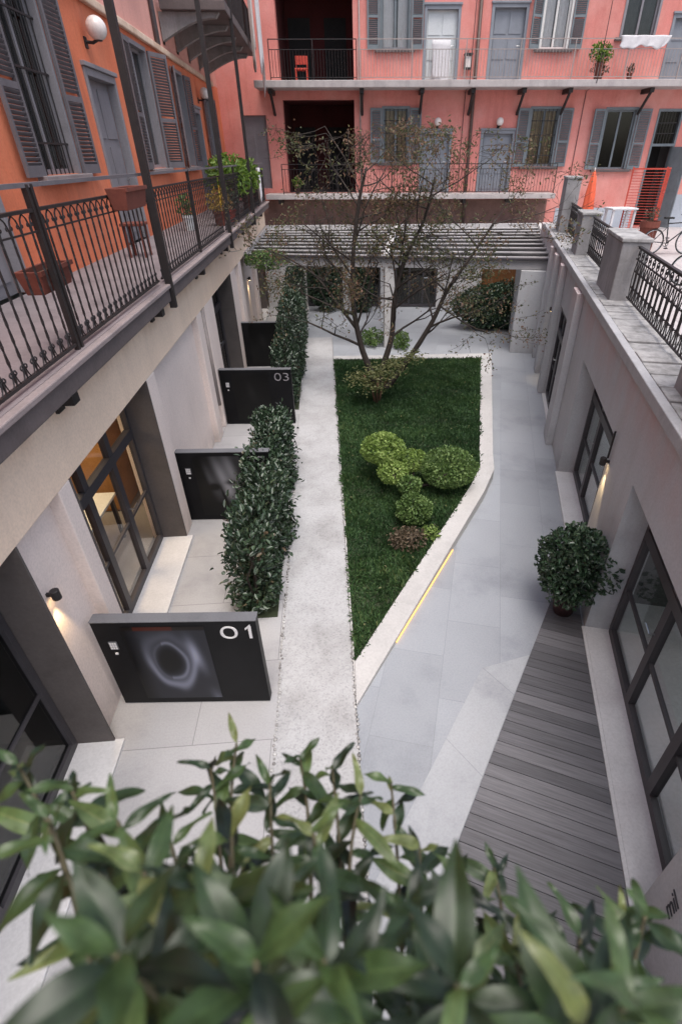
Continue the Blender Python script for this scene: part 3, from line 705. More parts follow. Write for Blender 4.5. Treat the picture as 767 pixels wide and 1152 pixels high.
# door to the terrace with barred transom and an open leaf
m = MB(); u0, u1 = 12.62, 13.56
m.box(FB, u0, u0+.07, -.2, .02, 2.25, 6.05); m.box(FB, u1-.07, u1, -.2, .02, 2.25, 6.05); m.box(FB, u0+.07, u1-.07, -.2, .02, 5.97, 6.05); m.box(FB, u0+.07, u1-.07, -.2, .02, 4.92, 5.0)
o = m.build('door', M['backshutter'], RB)
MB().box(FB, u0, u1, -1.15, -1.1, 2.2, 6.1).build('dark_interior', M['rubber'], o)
MB().box(FB, u0+.07, u1-.07, -.14, -.13, 5.0, 5.97).build('pane', M['darkglass'], o)
g = MB()
for k in range(7): g.tube([FB(u0+.14+k*.11, -.06, 5.0), FB(u0+.14+k*.11, -.06, 5.97)], .011, 6)
g.box(FB, u0+.07, u1-.07, -.075, -.05, 5.3, 5.33); g.box(FB, u0+.07, u1-.07, -.075, -.05, 5.62, 5.65); g.build('grille', M['iron'], o)
T = turned(FB, u1-.04, .02, 1.25); m = MB(); m.box(T, 0, .82, 0, .045, 2.25, 4.9); m.box(T, .1, .72, .045, .06, 2.4, 3.3); m.box(T, .1, .72, .045, .06, 3.5, 4.7)
m.build('open_leaf', M['backshutter'], o)
# balconies of the rear building
bA = MB().box(FB, -2.1, 9.0, 0.031, 1.0, 3.28, 3.45).build('balcony', M['paleslab'], RB, bevel=.015)
plain_rail(FB, -1.4, 8.9, .95, 3.45, 4.25, .11, 'iron', bA, 4.4, .007)
bB = MB().box(FB, -2.1, 18, 0.001, 1.0, 6.60, 6.80).build('balcony', M['paleslab'], RB, bevel=.015)
plain_rail(FB, -1.5, 1.45, .95, 6.8, 7.6, .10, 'iron', bB, 7.85, .008)
plain_rail(FB, 1.5, 18, .95, 6.8, 7.6, .11, 'greypipe', bB, 7.85, .008)
for u in (-1.6, 1.62, 3.75, 5.55, 7.35, 8.98, 11.85, 14.5):
    k = MB(); k.box(FB, u-.07, u+.07, .001, .8, 6.46, 6.599); k.tube([FB(u, .02, 5.9), FB(u, .70, 6.48)], .05, 8); k.build('bracket', M['iron'], bB)
    k = MB(); 
for u in (-1.6, 1.62, 3.75, 5.55, 7.35): MB().box(FB, u-.06, u+.06, .031, .75, 3.12, 3.279).build('bracket', M['iron'], bA)
MB().tube([FB(5.68, .07, .1), FB(5.68, .07, 10.5)], .06, 10).build('downpipe', M['pipe'], RB, smooth=True)
MB().tube([FB(1.55, .05, 3.5), FB(1.55, .05, 10.5)], .025, 8).build('downpipe', M['greypipe'], RB, smooth=True)
for u in (5.35, 9.75): MB().tube([FB(u, .03, 3.5 if u < 6 else 4.0), FB(u+.03, .03, 6.55), FB(u, 1.03, 6.7), FB(u+.02, 1.03, 10.3)], .012, 5).build('cable', M['iron'], RB)

# ---- glazed rear ground floor under the pergola
RW = thing('garden_wing', 'low white rear wing with tall glass panes under the pergola', 'building', FG(3, 0, 0))
for a, b in ((-2.2, -.75), (.58, .90), (1.95, 2.48), (4.0, 5.58), (7.06, 8.2)): MB().box(FG, a, b, -.3, 0, 0, 2.3).build('wall', M['whitewall'], RW)
for a, b, c, g in ((-.75, .58, [-.1], 'darkglass'), (.90, 1.95, [1.42], 'darkglass'), (2.48, 4.0, [3.0, 3.5], 'darkglass')):
    glazed(RW, FG, a, b, .02, 2.28, -.12, c, None, g, bar=False, thick=.025)
m = MB(); n = 60
for i in range(n):
    a = 2.5+1.48*i/n; b = 2.5+1.48*(i+1)/n; d0 = .05*math.sin(i*1.3); d1 = .05*math.sin((i+1)*1.3)
    m.quad(FG(a, -.35+d0, .03), FG(b, -.35+d1, .03), FG(b, -.35+d1, 2.25), FG(a, -.35+d0, 2.25))
m.build('curtain', M['curtainbeige'], RW, smooth=True, recalc=False)
m = MB(); m.box(FG, 5.58, 7.06, -.25, -.18, 0, 2.3)
for a in (5.68, 6.18, 6.66): m.box(FG, a, a+.36, -.18, -.15, .15, 2.2)
m.build('wooden_door', M['brownwood'], RW)
MB().box(FG, -2.3, 8.2, -4.4, -4.3, 0, 2.3).build('room_wall', M['roomdark'], RW)
MB().box(FG, -2.3, 8.2, -4.3, -.3, -.01, .015).build('room_floor', M['roomfloor'], RW)
MB().prism([FG(-2.25, -.31, 0)[:2], FG(8.2, -.31, 0)[:2], FB(8.8, .05, 0)[:2], FB(-2.2, .05, 0)[:2]], 2.31, 2.33).build('room_ceiling', M['whitewall'], RW)

# ---- pergola
PG = thing('pergola', 'flat louvred aluminium pergola along the rear of the courtyard', 'pergola', (2, 18, 0))
pf0, pf1 = (-2.2, 15.78), (5.93, 14.22); pb0, pb1 = (-2.2, 22.7), (8.45, 22.35)
def pg(s, t): 
    a = (pf0[0]+(pf1[0]-pf0[0])*s, pf0[1]+(pf1[1]-pf0[1])*s); b = (pb0[0]+(pb1[0]-pb0[0])*s, pb0[1]+(pb1[1]-pb0[1])*s)
    return (a[0]+(b[0]-a[0])*t, a[1]+(b[1]-a[1])*t)
def pbeam(name, s0, t0, s1, t1, w, z0, z1, mat, tilt=0):
    a, b = pg(s0, t0), pg(s1, t1); dx, dy = b[0]-a[0], b[1]-a[1]; L = math.hypot(dx, dy)
    F = lambda u, o, z: (a[0]+dx/L*u-dy/L*o, a[1]+dy/L*u+dx/L*o, z+o*tilt)
    return MB().box(F, 0, L, -w/2, w/2, z0, z1).build(name, M[mat], PG, bevel=.006)
pbeam('front_beam', 0, 0, 1, 0, .14, 2.16, 2.40, 'alu'); pbeam('gutter', 0, -.012, 1, -.012, .10, 2.38, 2.44, 'steel')
pbeam('side_beam', 1, 0, 1, 1, .12, 2.2, 2.47, 'whitewall'); pbeam('side_beam', 0, 0, 0, 1, .12, 2.2, 2.47, 'alu')
pbeam('middle_beam', .47, 0, .47, 1, .16, 2.2, 2.49, 'whitewall')
pbeam('back_beam', 0, 1, 1, 1, .12, 2.2, 2.46, 'alu')
for i in range(9):
    t = .055+.105*i
    pbeam('louvre', .008, t, .462, t, .30, 2.30, 2.325, 'alulow', -.45); pbeam('louvre', .478, t, .992, t, .30, 2.30, 2.325, 'alulow', -.45)
for i in range(9):
    t = .055+.105*i-.0225
    pbeam('louvre_edge', .008, t, .462, t, .09, 2.385, 2.42, 'alu'); pbeam('louvre_edge', .478, t, .992, t, .09, 2.385, 2.42, 'alu')
MB().box(W, 1.58, 1.86, 14.98, 15.24, 0, 2.17).build('pillar', M['whitewall'], PG, bevel=.01)

# ================================================================ RIGHT TERRACE WING
TW = thing('terrace_wing', 'single storey grey right wing with terrace roof and dark glazed doors', 'building', FR(5, 0, 0))
ops = [(-2.75, .07, 0, 2.0), (1.12, 3.78, 0, 2.02), (5.42, 7.5, 0, 2.0)]
wall(MB(), FR, -6, 16, 0, 2.78, ops, -.38, 0).build('wall', M['greyplaster'], TW)
for a, b in ((4.85, 5.38), (7.56, 7.86), (8.95, 9.30), (10.2, 10.5)):
    MB().box(FR, a, b, .001, .13, 0, 2.76).build('pilaster', M['greyplaster'], TW, bevel=.01)
for a, b in ((-2.75, .07), (1.12, 3.78), (5.42, 7.5)):
    MB().box(FR, a, b, -.36, .0 if b < 5 else .02, -.01, .03).build('threshold', M['threshold'], TW)
    MB().box(FR, a, b-.0, .001, .035, -.01, .028).build('threshold', M['threshold'], TW)
glazed(TW, FR, -2.72, .04, .03, 1.97, -.26, [-1.86, -.95], 1.5, 'glass')
glazed(TW, FR, 1.15, 3.75, .03, 1.99, -.26, [2.0, 2.9], 1.5, 'glass')
glazed(TW, FR, 5.45, 7.47, .03, 1.97, -.04, [6.1, 6.8], 1.5, 'darkglass')
def roomR(u0, u1, wm):
    m = MB(); m.box(FR, u0, u1, -4.6, -4.5, 0, 2.1); m.box(FR, u0-.1, u0, -4.5, -.38, 0, 2.1); m.box(FR, u1, u1+.1, -4.5, -.38, 0, 2.1); m.build('room_wall', M[wm], TW)
    MB().box(FR, u0, u1, -4.5, -.38, -.01, .025).build('room_floor', M['palegrey'], TW)
for a, b in ((-2.7, .04), (1.15, 3.75)): MB().box(FR, a, b, -.72, -.385, .026, .034).build('painted_daylight_strip', M['white'], TW)  # white floor strips painted as daylight falling just inside the right glass
roomR(-3.0, .6, 'roomdark'); roomR(.8, 4.4, 'palegrey'); roomR(5.0, 8, 'roomdark')
# coping, stained ledge stones, metal edge
MB().box(FR, -6, 14.4, -.02, .07, 2.785, 2.90).build('metal_edge', M['coping'], TW, bevel=.01)
for i in range(58):
    u = -6+i*.35; z = 2.895+.018*random.random(); MB_ = MB().box(FR, u, u+.315, -.62, -.02, 2.79, z)
    MB_.build('coping_stone', M['ledge'], TW, bevel=.008)
terr = [FR(-6, -.38, 0)[:2], FR(16.2, -.38, 0)[:2], FB(8.5, .03, 0)[:2], FB(19, .03, 0)[:2], FR(-6, -15, 0)[:2]]
MB().prism(terr, 2.02, 2.2).build('terrace_floor', M['terrace'], TW)
MB().box(FR, -6, 15.5, -.62, -.385, 2.2, 2.788).build('parapet_wall', M['concrete'], TW)
# projecting porch block at the far end of the wing
MB().box(FR, 10.55, 13.4, .001, .75, 0, 2.15).build('porch_wall', M['greyplaster'], TW, bevel=.01)

# parapet piers with overhanging caps, and wrought iron between them
def pier(u0, u1, h, label):
    t = thing('parapet_pier', label, 'pier', FR((u0+u1)/2, -.35, 2.9), 'concrete piers on the terrace parapet')
    MB().box(FR, u0, u1, -.50, -.14, 2.88, 2.9+h-.05).build('pier_body', M['concrete'], t, bevel=.015)
    MB().box(FR, u0-.02, u1+.02, -.52, -.12, 2.9+h-.05, 2.9+h).build('pier_cap', M['ledge'], t, bevel=.012)
pier(3.72, 4.95, .80, 'stained concrete pier beside the bicycle, largest on the terrace parapet')
pier(-1.6, .30, .80, 'concrete pier cut by the right edge, closest to the camera on the parapet')
pier(7.9, 8.7, .78, 'narrow concrete pier below the orange red cloth on the parapet')
pier(11.9, 12.8, 1.28, 'tall pale pier at the far end of the parapet by the pergola')
def ornate(u0, u1, label):
    t = thing('iron_railing', label, 'railing', FR((u0+u1)/2, -.36, 2.9), 'wrought iron railings on the terrace parapet')
    m = MB(); o = -.36; zb, zt = 2.96, 3.58
    m.box(FR, u0, u1, o-.012, o+.012, zt, zt+.02); m.box(FR, u0, u1, o-.01, o+.01, zt-.13, zt-.115); m.box(FR, u0, u1, o-.01, o+.01, zb, zb+.018)
    n = max(2, round((u1-u0)/.20)); s = (u1-u0)/n
    for i in range(n):
        u = u0+s*(i+.5)
        m.ring(FR, (u, o, zt-.058), .05, .007, 14, 5); scroll(m, FR, u-.02, o, zt-.06, .022, .9, 1, 1, .007, 9)
        m.tube([FR(u-s/2, o, zb), FR(u-s/2, o, zt-.12)], .009, 5, caps=False)
        for q in (-1, 1):
            pts = [FR(u+q*(.008+.062*math.sin(PI*j/10)), o, zb+.02+(zt-.16-zb)*j/10) for j in range(11)]
            m.tube(pts, .0065, 5, caps=False)
            scroll(m, FR, u+q*.008, o, zb+.15, .022, .9, q, 1, .006, 10)
            scroll(m, FR, u+q*.008, o, zt-.26, .02, .9, q, -1, .006, 10)
    m.build('railing', M['iron'], t)
    MB().box(FR, u0, u1, o-.022, o+.022, zt+.02, zt+.035).build('handrail', M['iron'], t)
ornate(.32, 3.70, 'ornate black iron railing with scrolls, longest bay by the right edge')
ornate(4.97, 7.88, 'ornate black iron railing behind the largest concrete pier')
ornate(8.72, 11.88, 'ornate black iron railing in front of the tall pale pier')

# ================================================================ ENTRANCE PANELS
def art_eye(s, t):
    x, y = (s-.5)*1.5, t-.56
    w = .10*math.sin(6*x+4*y)+.05*math.sin(13*x-7*y)
    rr = math.hypot(x*1.0, y*1.25)+w*.35
    v = .13
    v += .26*math.exp(-((rr-.42)/.085)**2)*(.3+.7/(1+math.exp((y-.05)*14))) + .20*math.exp(-((rr-.30)/.03)**2)*(.4+.6*(x > -.1))
    v += .22*math.exp(-(((x-.5)+.3*y)/.10)**2)*(.5+.5*math.sin(8*y+1))
    v *= .15+.85*min(1, max(0, (rr-.13)/.12))
    if t > .95: return (.20, .085, .045) if .15 < s < .62 else (v*.6, v*.5, v*.45)
    v *= .35+.65*min(1, s/.2)
    return (v*.93, v*.95, v*1.08)
def art_face(s, t):
    x, y = s-.55, t-.5
    v = .30*math.exp(-(((x-.10)/.34)**2+((y-.18)/.36)**2))+.05
    v += .18*math.exp(-(((x-.16)/.14)**2+((y+.10)/.16)**2))
    v -= .25*math.exp(-(((x+.18)/.10)**2+((y-.0)/.05)**2))+.22*math.exp(-(((x-.17)/.11)**2+((y-.07)/.035)**2))
    v -= .20*math.exp(-(((x+.06+.3*y)/.025)**2+((y+.18)/.14)**2))+.2*math.exp(-(((x+.1)/.14)**2+((y+.33)/.035)**2))
    v += .05*math.sin(22*x+9*y)*math.exp(-((y-.2)/.4)**2)
    v = max(.012, v)*(.2+.8*min(1, max(0, s-.06)/.2))
    return (v, v, v*1.05)
def art_dark(s, t):
    v = .02+.05*math.exp(-(((s-.45)/.2)**2+((t-.55)/.3)**2))+.02*math.sin(9*s+5*t)
    return (max(.008, v),)*3
def panel(x0, y0, x1, y1, h, art, num, label, cap='panelcap', intercom=True):
    t = thing('entrance_panel', label, 'partition', ((x0+x1)/2, (y0+y1)/2, 0), 'black partition panels along the left wall')
    dx, dy = x1-x0, y1-y0; L = math.hypot(dx, dy)
    F = lambda u, o, z: (x0+dx/L*u+dy/L*o, y0+dy/L*u-dx/L*o, z)     # o towards the camera
    MB().box(F, 0, L, -.05, .05, .012, h-.012).build('panel_body', M['panel'], t, bevel=.006)
    MB().box(F, -.004, L+.006, -.056, .056, h-.012, h).build('cap', M[cap], t, bevel=.003)
    MB().box(F, .03, L-.02, -.03, .03, 0, .012).build('foot_plate', M['steel'], t)
    # printed picture: a fine grid, one colour per vertex
    a, b, c, d = L*.17, L*.68, .09, h-.07; nx_, nz_ = 90, 74
    me = bpy.data.meshes.new('printed_picture'); off = t.location
    vs = [F(a+(b-a)*i/nx_, .0535, c+(d-c)*j/nz_) for j in range(nz_+1) for i in range(nx_+1)]
    me.from_pydata([(p[0]-off[0], p[1]-off[1], p[2]-off[2]) for p in vs], [], [(j*(nx_+1)+i, j*(nx_+1)+i+1, (j+1)*(nx_+1)+i+1, (j+1)*(nx_+1)+i) for j in range(nz_) for i in range(nx_)])
    ca = me.color_attributes.new('print', 'FLOAT_COLOR', 'POINT')
    flat = []
    for j in range(nz_+1):
        for i in range(nx_+1):
            cc = art(i/nx_, j/nz_); flat += [max(.004, q*q*1.35 if q < .5 else q*.6) for q in cc]+[1]
    ca.data.foreach_set('color', flat); me.materials.append(M['printed'])
    o = bpy.data.objects.new('printed_picture', me); COL.objects.link(o); o.parent = t
    if num:
        cu = bpy.data.curves.new('number', 'FONT'); cu.body = num; cu.size = .27; cu.extrude = .004; cu.offset = -.004
        tmp = bpy.data.objects.new('number_tmp', cu); COL.objects.link(tmp); dg = bpy.context.evaluated_depsgraph_get()
        me = bpy.data.meshes.new_from_object(tmp.evaluated_get(dg)); bpy.data.objects.remove(tmp)
        xs = [v.co.x for v in me.vertices]; w = max(xs)-min(xs); kx = .285/w
        for v in me.vertices:
            x, z, yy = (v.co.x-min(xs))*kx, v.co.y*.86, v.co.z
            p = F(L-.335+x, .054+yy, h-.235+z); v.co = (p[0]-off[0], p[1]-off[1], p[2]-off[2])
        if num.endswith('1'):
            bm = bmesh.new(); bm.from_mesh(me); xr = max(v.co.x for v in bm.verts)
            q4 = [(L-.052, h-.075), (L-.052, h-.045), (L-.105, h-.098), (L-.105, h-.125)]
            vv = [bm.verts.new(tuple(a_-b_ for a_, b_ in zip(F(u, .058, z), off))) for u, z in q4]; bm.faces.new(vv); bm.to_mesh(me); bm.free()
        me.materials.append(M['letter'] if num == '01' else M['frame']); o = bpy.data.objects.new('number', me); COL.objects.link(o); o.parent = t
    if intercom:
        k = MB(); k.box(F, .10, .175, .05, .058, h-.36, h-.26); o = k.build('intercom', M['panelcap'], t)
        k = MB()
        for i in range(3):
            for j in range(3): k.box(F, .107+i*.022, .124+i*.022, .058, .061, h-.353+j*.03, h-.33+j*.03)
        k.box(F, .125, .15, .05, .06, h-.43, h-.41); k.build('button', M['letter'], o)
    return t
panel(-2.27, 3.42, -.79, 3.32, 1.20, art_eye, '01', 'black panel numbered 01 with a grey eye-like photo print, closest to the camera')
panel(-2.27, 6.66, -.95, 6.58, 1.18, art_face, '02', 'black panel with a grey face print, ending in the rounded hedge')
panel(-2.22, 10.12, -.80, 10.03, 1.17, art_dark, '03', 'black panel numbered 03 with a dark print, behind the far end of the near hedge')
panel(-2.30, 13.72, -.95, 13.66, 1.15, art_dark, '', 'black panel farthest down the left wall, its end inside the far hedge', intercom=False)

# "mil" lettering on the right wall by the camera
cu = bpy.data.curves.new('wall_lettering', 'FONT'); cu.body = 'mil'; cu.size = .17; cu.extrude = .002
tmp = bpy.data.objects.new('number_tmp', cu); COL.objects.link(tmp); dg = bpy.context.evaluated_depsgraph_get()
me = bpy.data.meshes.new_from_object(tmp.evaluated_get(dg)); bpy.data.objects.remove(tmp)
for v in me.vertices:
    p = FR(-3.0-.0+v.co.y*.9, .004+v.co.z, .60+v.co.x); v.co = p
me.materials.append(M['blackletter']); o = bpy.data.objects.new('wall_lettering', me); COL.objects.link(o); tag(o, 'black mil lettering on the wall at the lower right edge', 'lettering')

# ================================================================ LAMPS
def spot(name, F, u, o, z, label, power, tube=False):
    t = thing(name, label, 'wall lamp', F(u, o+.05, z), 'small wall spotlights')
    p = F(u, o+.07, z)
    MB().lathe(p, [(.034, 0), (.036, .01), (.036, .085), (.03, .09)], 14).build('lamp_body', M['iron'], t, smooth=False)
    MB().box(F, u-.012, u+.012, o, o+.05, z+.03, z+.06).build('arm', M['iron'], t)
    MB().lathe((p[0], p[1], p[2]-.004), [(.026, 0), (.026, .003)], 12).build('bulb', M['warmlamp'], t)
    if tube: MB().tube([F(u, o+.03, z+.09), F(u, o+.03, z+.42)], .012, 8).build('cable_tube', M['iron'], t)
    l = bpy.data.lights.new('wall_spot', 'SPOT'); l.energy = power; l.color = (1, .72, .36); l.spot_size = math.radians(46); l.spot_blend = .7; l.shadow_soft_size = .02
    lo = bpy.data.objects.new('wall_spot', l); COL.objects.link(lo); lo.parent = t; q = Vector(F(u, o+.07, z-.012)); off = Vector(ORIG[t.name])
    lo.location = q-off
    tgt = Vector(F(u, o-.02, z-.6)); lo.rotation_euler = (tgt-q).to_track_quat('-Z', 'Y').to_euler()
spot('wall_spotlight', FL, 3.16, -.08, 1.70, 'small black lit spotlight on the beige wall left of panel 01', 9)
spot('wall_spotlight', FR, 1.0, .0, 1.70, 'lit black tube spotlight on the grey wall above the potted bush', 11, True)
spot('wall_spotlight', FR, 8.42, .0, 1.66, 'lit spotlight on the far grey pilasters near the pergola', 12)
spot('wall_spotlight', FL, 16.6, -.08, 1.62, 'lit spotlight on the far left wall behind the tall hedge', 12)
def globe(F, u, z, r, label, o=0):
    t = thing('globe_lamp', label, 'wall lamp', F(u, o+.2, z), 'round globe wall lamps')
    MB().sphere(F(u, o+.22, z), r, 22, 14).build('globe', M['opal'], t, smooth=True)
    k = MB(); k.tube([F(u, o, z-.16), F(u, o+.12, z-.17), F(u, o+.2, z-r*.9)], .022, 8); k.box(F, u-.05, u+.05, o, o+.02, z-.24, z-.1); k.build('bracket', M['iron'], t)
    MB().lathe((F(u, o+.22, z)[0], F(u, o+.22, z)[1], z-r*1.02), [(.05, 0), (.06, .04)], 12).build('holder', M['iron'], t)
globe(FP, 11.15, 6.27, .15, 'white globe lamp above the grey door on the orange left wall')
globe(FP, 20.1, 6.2, .14, 'white globe lamp far along the left wall under the upper balcony')
globe(FB, 4.42, 5.68, .13, 'pink-white globe lamp above the left lower door of the rear house')
globe(FB, 6.72, 5.68, .13, 'pink-white globe lamp above the right lower door of the rear house')

# ================================================================ PLANTS IN THE COURT
def hedge(name, label, y0, y1, x0, x1, h0, h1, n, seed, L=.08):
    t = thing(name, label, 'hedge', ((x0+x1)/2, (y0+y1)/2, 0), 'dark hedges along the path')
    r = np.random.default_rng(seed)
    s = r.random(n); y = y0+(y1-y0)*s; k = r.random(n)
    th = r.uniform(0, 2*PI, n); rad = 1-.55*r.random(n)**2
    P0 = np.column_stack([np.cos(th), y, np.sin(th)])
    env = 1+.34*lump(np.column_stack([np.cos(th)*1.2, y*1.7, np.sin(th)*1.2]), 1.5, seed)
    endf = np.clip(np.minimum(s, 1-s)*(y1-y0)/.35, .0, 1)**.5
    sx = (x1-x0)/2*env*(.55+.45*endf); h = h0+(h1-h0)*s
    sz = h/2*env*(.75+.25*endf)
    cc = np.sign(np.cos(th))*np.abs(np.cos(th))**.6; ss = np.sign(np.sin(th))*np.abs(np.sin(th))**.6
    P = np.column_stack([(x0+x1)/2+cc*rad*sx, y, h/2+ss*rad*sz+.02]); P[:, 2] = np.maximum(P[:, 2], .03)
    P += r.normal(size=(n, 3))*np.array([.03, .05, .035])*(1+1.6*(r.random(n) > .9))[:, None]; P[:, 2] = np.maximum(P[:, 2], .03)
    D = np.column_stack([cc, r.normal(size=n)*.6, ss+.3])+r.normal(size=(n, 3))*.6
    tt = .42+.28*lump(P*3, 2.0, seed+2)+r.normal(size=n)*.2
    leaf_obj('foliage', M['hedge'], t, P, D, L*r.uniform(.6, 1.3, n), L*.55*r.uniform(.7, 1.2, n), tt, up=np.column_stack([cc, 0*cc, ss+.4]))
    m = MB(); q = random.Random(seed); nst = max(3, int((y1-y0)/.45))
    for i in range(nst):
        yy = y0+.25+(y1-y0-.5)*i/max(1, nst-1); xx = (x0+x1)/2+q.uniform(-.08, .08)
        for _ in range(3): m.tube([(xx, yy, 0), (xx+q.uniform(-.1, .1), yy+q.uniform(-.1, .1), .4*h0), (xx+q.uniform(-.22, .22), yy+q.uniform(-.2, .2), .88*(h0+(h1-h0)*i/nst))], [.018, .013, .005], 6)
    m.build('stem', M['bark'], t)
    MB().prism([(x0+.08, y0), (x1-.04, y0), (x1-.04, y1), (x0+.08, y1)], -.01, .012).build('soil_bed', M['soil'], t)
hedge('hedge', 'dark leafy hedge between the path and panels 01 and 02', 4.45, 8.7, -1.34, -.76, 1.2, 1.05, 11000, 41)
hedge('hedge', 'tall dark hedge far along the path, from panel 03 to the pergola', 10.7, 19.0, -1.25, -.72, 1.25, 2.2, 12000, 52, .085)
def bush(name, label, c, rad, n, seed, mat='bush', L=.07, group=None, stems=5, zmin=.03):
    t = thing(name, label, 'bush', (c[0], c[1], 0), group)
    blob(c, rad, n, L, L*.55, M[mat], t, rough=.2, seed=seed, zmin=zmin, inner=.6)
    m = MB(); q = random.Random(seed)
    for i in range(stems):
        m.tube([(c[0]+q.uniform(-.05, .05), c[1]+q.uniform(-.05, .05), zmin-.02), (c[0]+q.uniform(-.5, .5)*rad[0], c[1]+q.uniform(-.5, .5)*rad[1], c[2]), (c[0]+q.uniform(-.8, .8)*rad[0], c[1]+q.uniform(-.8, .8)*rad[1], c[2]+rad[2]*.6)], [.016, .011, .004], 6)
    m.build('stem', M['bark'], t); return t
bush('bush', 'broad dark green bush in front of the brown wooden door under the pergola', (5.35, 16.75, .66), (1.35, .55, .72), 7500, 61, L=.10)
bush('bush', 'small yellow-green bush left of the white pergola pillar', (1.25, 15.3, .22), (.34, .40, .26), 420, 62, 'cloudmid', .09)
bush('bush', 'small yellow-green bush right of the white pergola pillar', (2.08, 15.0, .20), (.26, .42, .24), 380, 63, 'cloudmid', .09)
bush('climbing_plant', 'green climber spilling over the left front corner of the pergola', (-1.6, 15.6, 2.32), (.62, .35, .24), 900, 64, 'cloudmid', .08, stems=2, zmin=2.05)
bush('bush', 'added dark shrub standing in for the garden reflection in the rear glass at the end of the path', (-.1, 19.5, 1.0), (.55, .3, 1.05), 2600, 66, L=.11)  # shrub added in place of the dark garden reflection on the panes
bush('bush', 'narrow dark shrub added as garden reflection between the two middle panes of the rear glass', (1.2, 19.25, .85), (.42, .26, .9), 1700, 67, L=.11)  # second added shrub, stands for greenery mirrored in the glass
# potted bush on the deck
pt = thing('potted_bush', 'round dark green bush in a dark red pot on the timber deck', 'potted plant', (2.68, 4.24, 0))
MB().lathe((2.68, 4.24, .016), [(.11, 0), (.14, .16), (.16, .25), (.17, .27), (.17, .30), (.15, .30), (.145, .26)], 24).build('pot', M['darkpot'], pt, smooth=True)
MB().lathe((2.68, 4.24, .26), [(.145, 0), (.02, .005)], 16).build('soil', M['soil'], pt)
blob((2.66, 4.26, .77), (.44, .44, .54), 3700, .066, .036, M['bush'], pt, rough=.36, seed=71, inner=.75)
m = MB()
for i in range(9):
    w = i*.7; m.tube([(2.68+.03*math.cos(w), 4.24+.03*math.sin(w), .3), (2.68+.14*math.cos(w), 4.24+.14*math.sin(w), .62), (2.68+.3*math.cos(w), 4.24+.3*math.sin(w), 1.0)], [.012, .009, .004], 6)
m.build('stem', M['bark'], pt)
# cloud pruned shrub
cl = thing('cloud_pruned_shrub', 'clipped shrub with several rounded bright green pads on the lawn', 'shrub', (1.15, 7.0, .08))
pads = [((.78, 7.45, .66), (.36, .34, .25), 2600, 'cloud'), ((1.80, 6.98, .52), (.45, .42, .31), 3000, 'cloudmid'), ((1.12, 6.18, .30), (.27, .27, .23), 1500, 'cloudmid'),
        ((1.14, 6.75, .36), (.19, .19, .15), 700, 'cloudmid'), ((.90, 7.05, .44), (.24, .26, .16), 1000, 'cloud'), ((1.28, 7.3, .50), (.24, .22, .17), 900, 'cloud')]
for k, (c, rd, n, mt) in enumerate(pads): blob(c, rd, n, .048, .03, M[mt], cl, rough=.10, seed=80+k, inner=.35)
m = MB(); base = (1.15, 6.95, .06)
m.tube([base, (1.16, 6.98, .22), (1.2, 7.05, .34)], [.05, .042, .03], 8)
for c, rd, n, mt in pads: m.tube([(1.16, 6.98, .16), ((c[0]+1.16)/2+.03, (c[1]+6.98)/2, .22), (c[0], c[1], c[2]-rd[2]*.3)], [.03, .022, .012], 7)
m.build('trunk', M['bark'], cl, smooth=True)
bush('ground_shrub', 'low brownish green shrub on the lawn in front of the clipped shrub', (.95, 5.62, .19), (.27, .22, .15), 420, 91, 'russet', .06, zmin=.08)
bush('ground_shrub', 'tiny bright green tuft beside the brownish low shrub', (1.30, 5.72, .20), (.13, .13, .12), 150, 92, 'cloud', .05, stems=3, zmin=.1)
# little maple with flat tiers
mp_ = thing('young_maple', 'small yellow-green maple with layered leaves below the large bare tree', 'tree', (.98, 10.75, .07))
m = MB()
for a in ((-.04, 0), (.05, .03), (0, -.05)): m.tube([(.98+a[0], 10.75+a[1], .07), (.98+a[0]*2.5, 10.75+a[1]*2, .4), (.98+a[0]*7, 10.75+a[1]*6, .72)], [.03, .022, .01], 7)
m.build('trunk', M['palebark'], mp_, smooth=True)
fol = []
for k, (x, y, z, rx, n) in enumerate(((.62, 10.8, .66, .30, 260), (1.08, 10.7, .80, .42, 420), (1.42, 10.85, .92, .30, 240), (.9, 10.6, .56, .35, 260), (1.75, 10.9, 1.05, .26, 150))):
    P = RNG.normal(size=(n, 3))*np.array([rx*.5, .2, .045])+np.array([x, y, z]); fol.append(P)
P = np.concatenate(fol); n = len(P); D = RNG.normal(size=(n, 3))*np.array([1, 1, .25])
leaf_obj('foliage', M['yellowgreen'], mp_, P, D, RNG.uniform(.05, .09, n), RNG.uniform(.025, .045, n), .5+RNG.normal(size=n)*.22, up=np.tile([0, 0, 1.], (n, 1)))

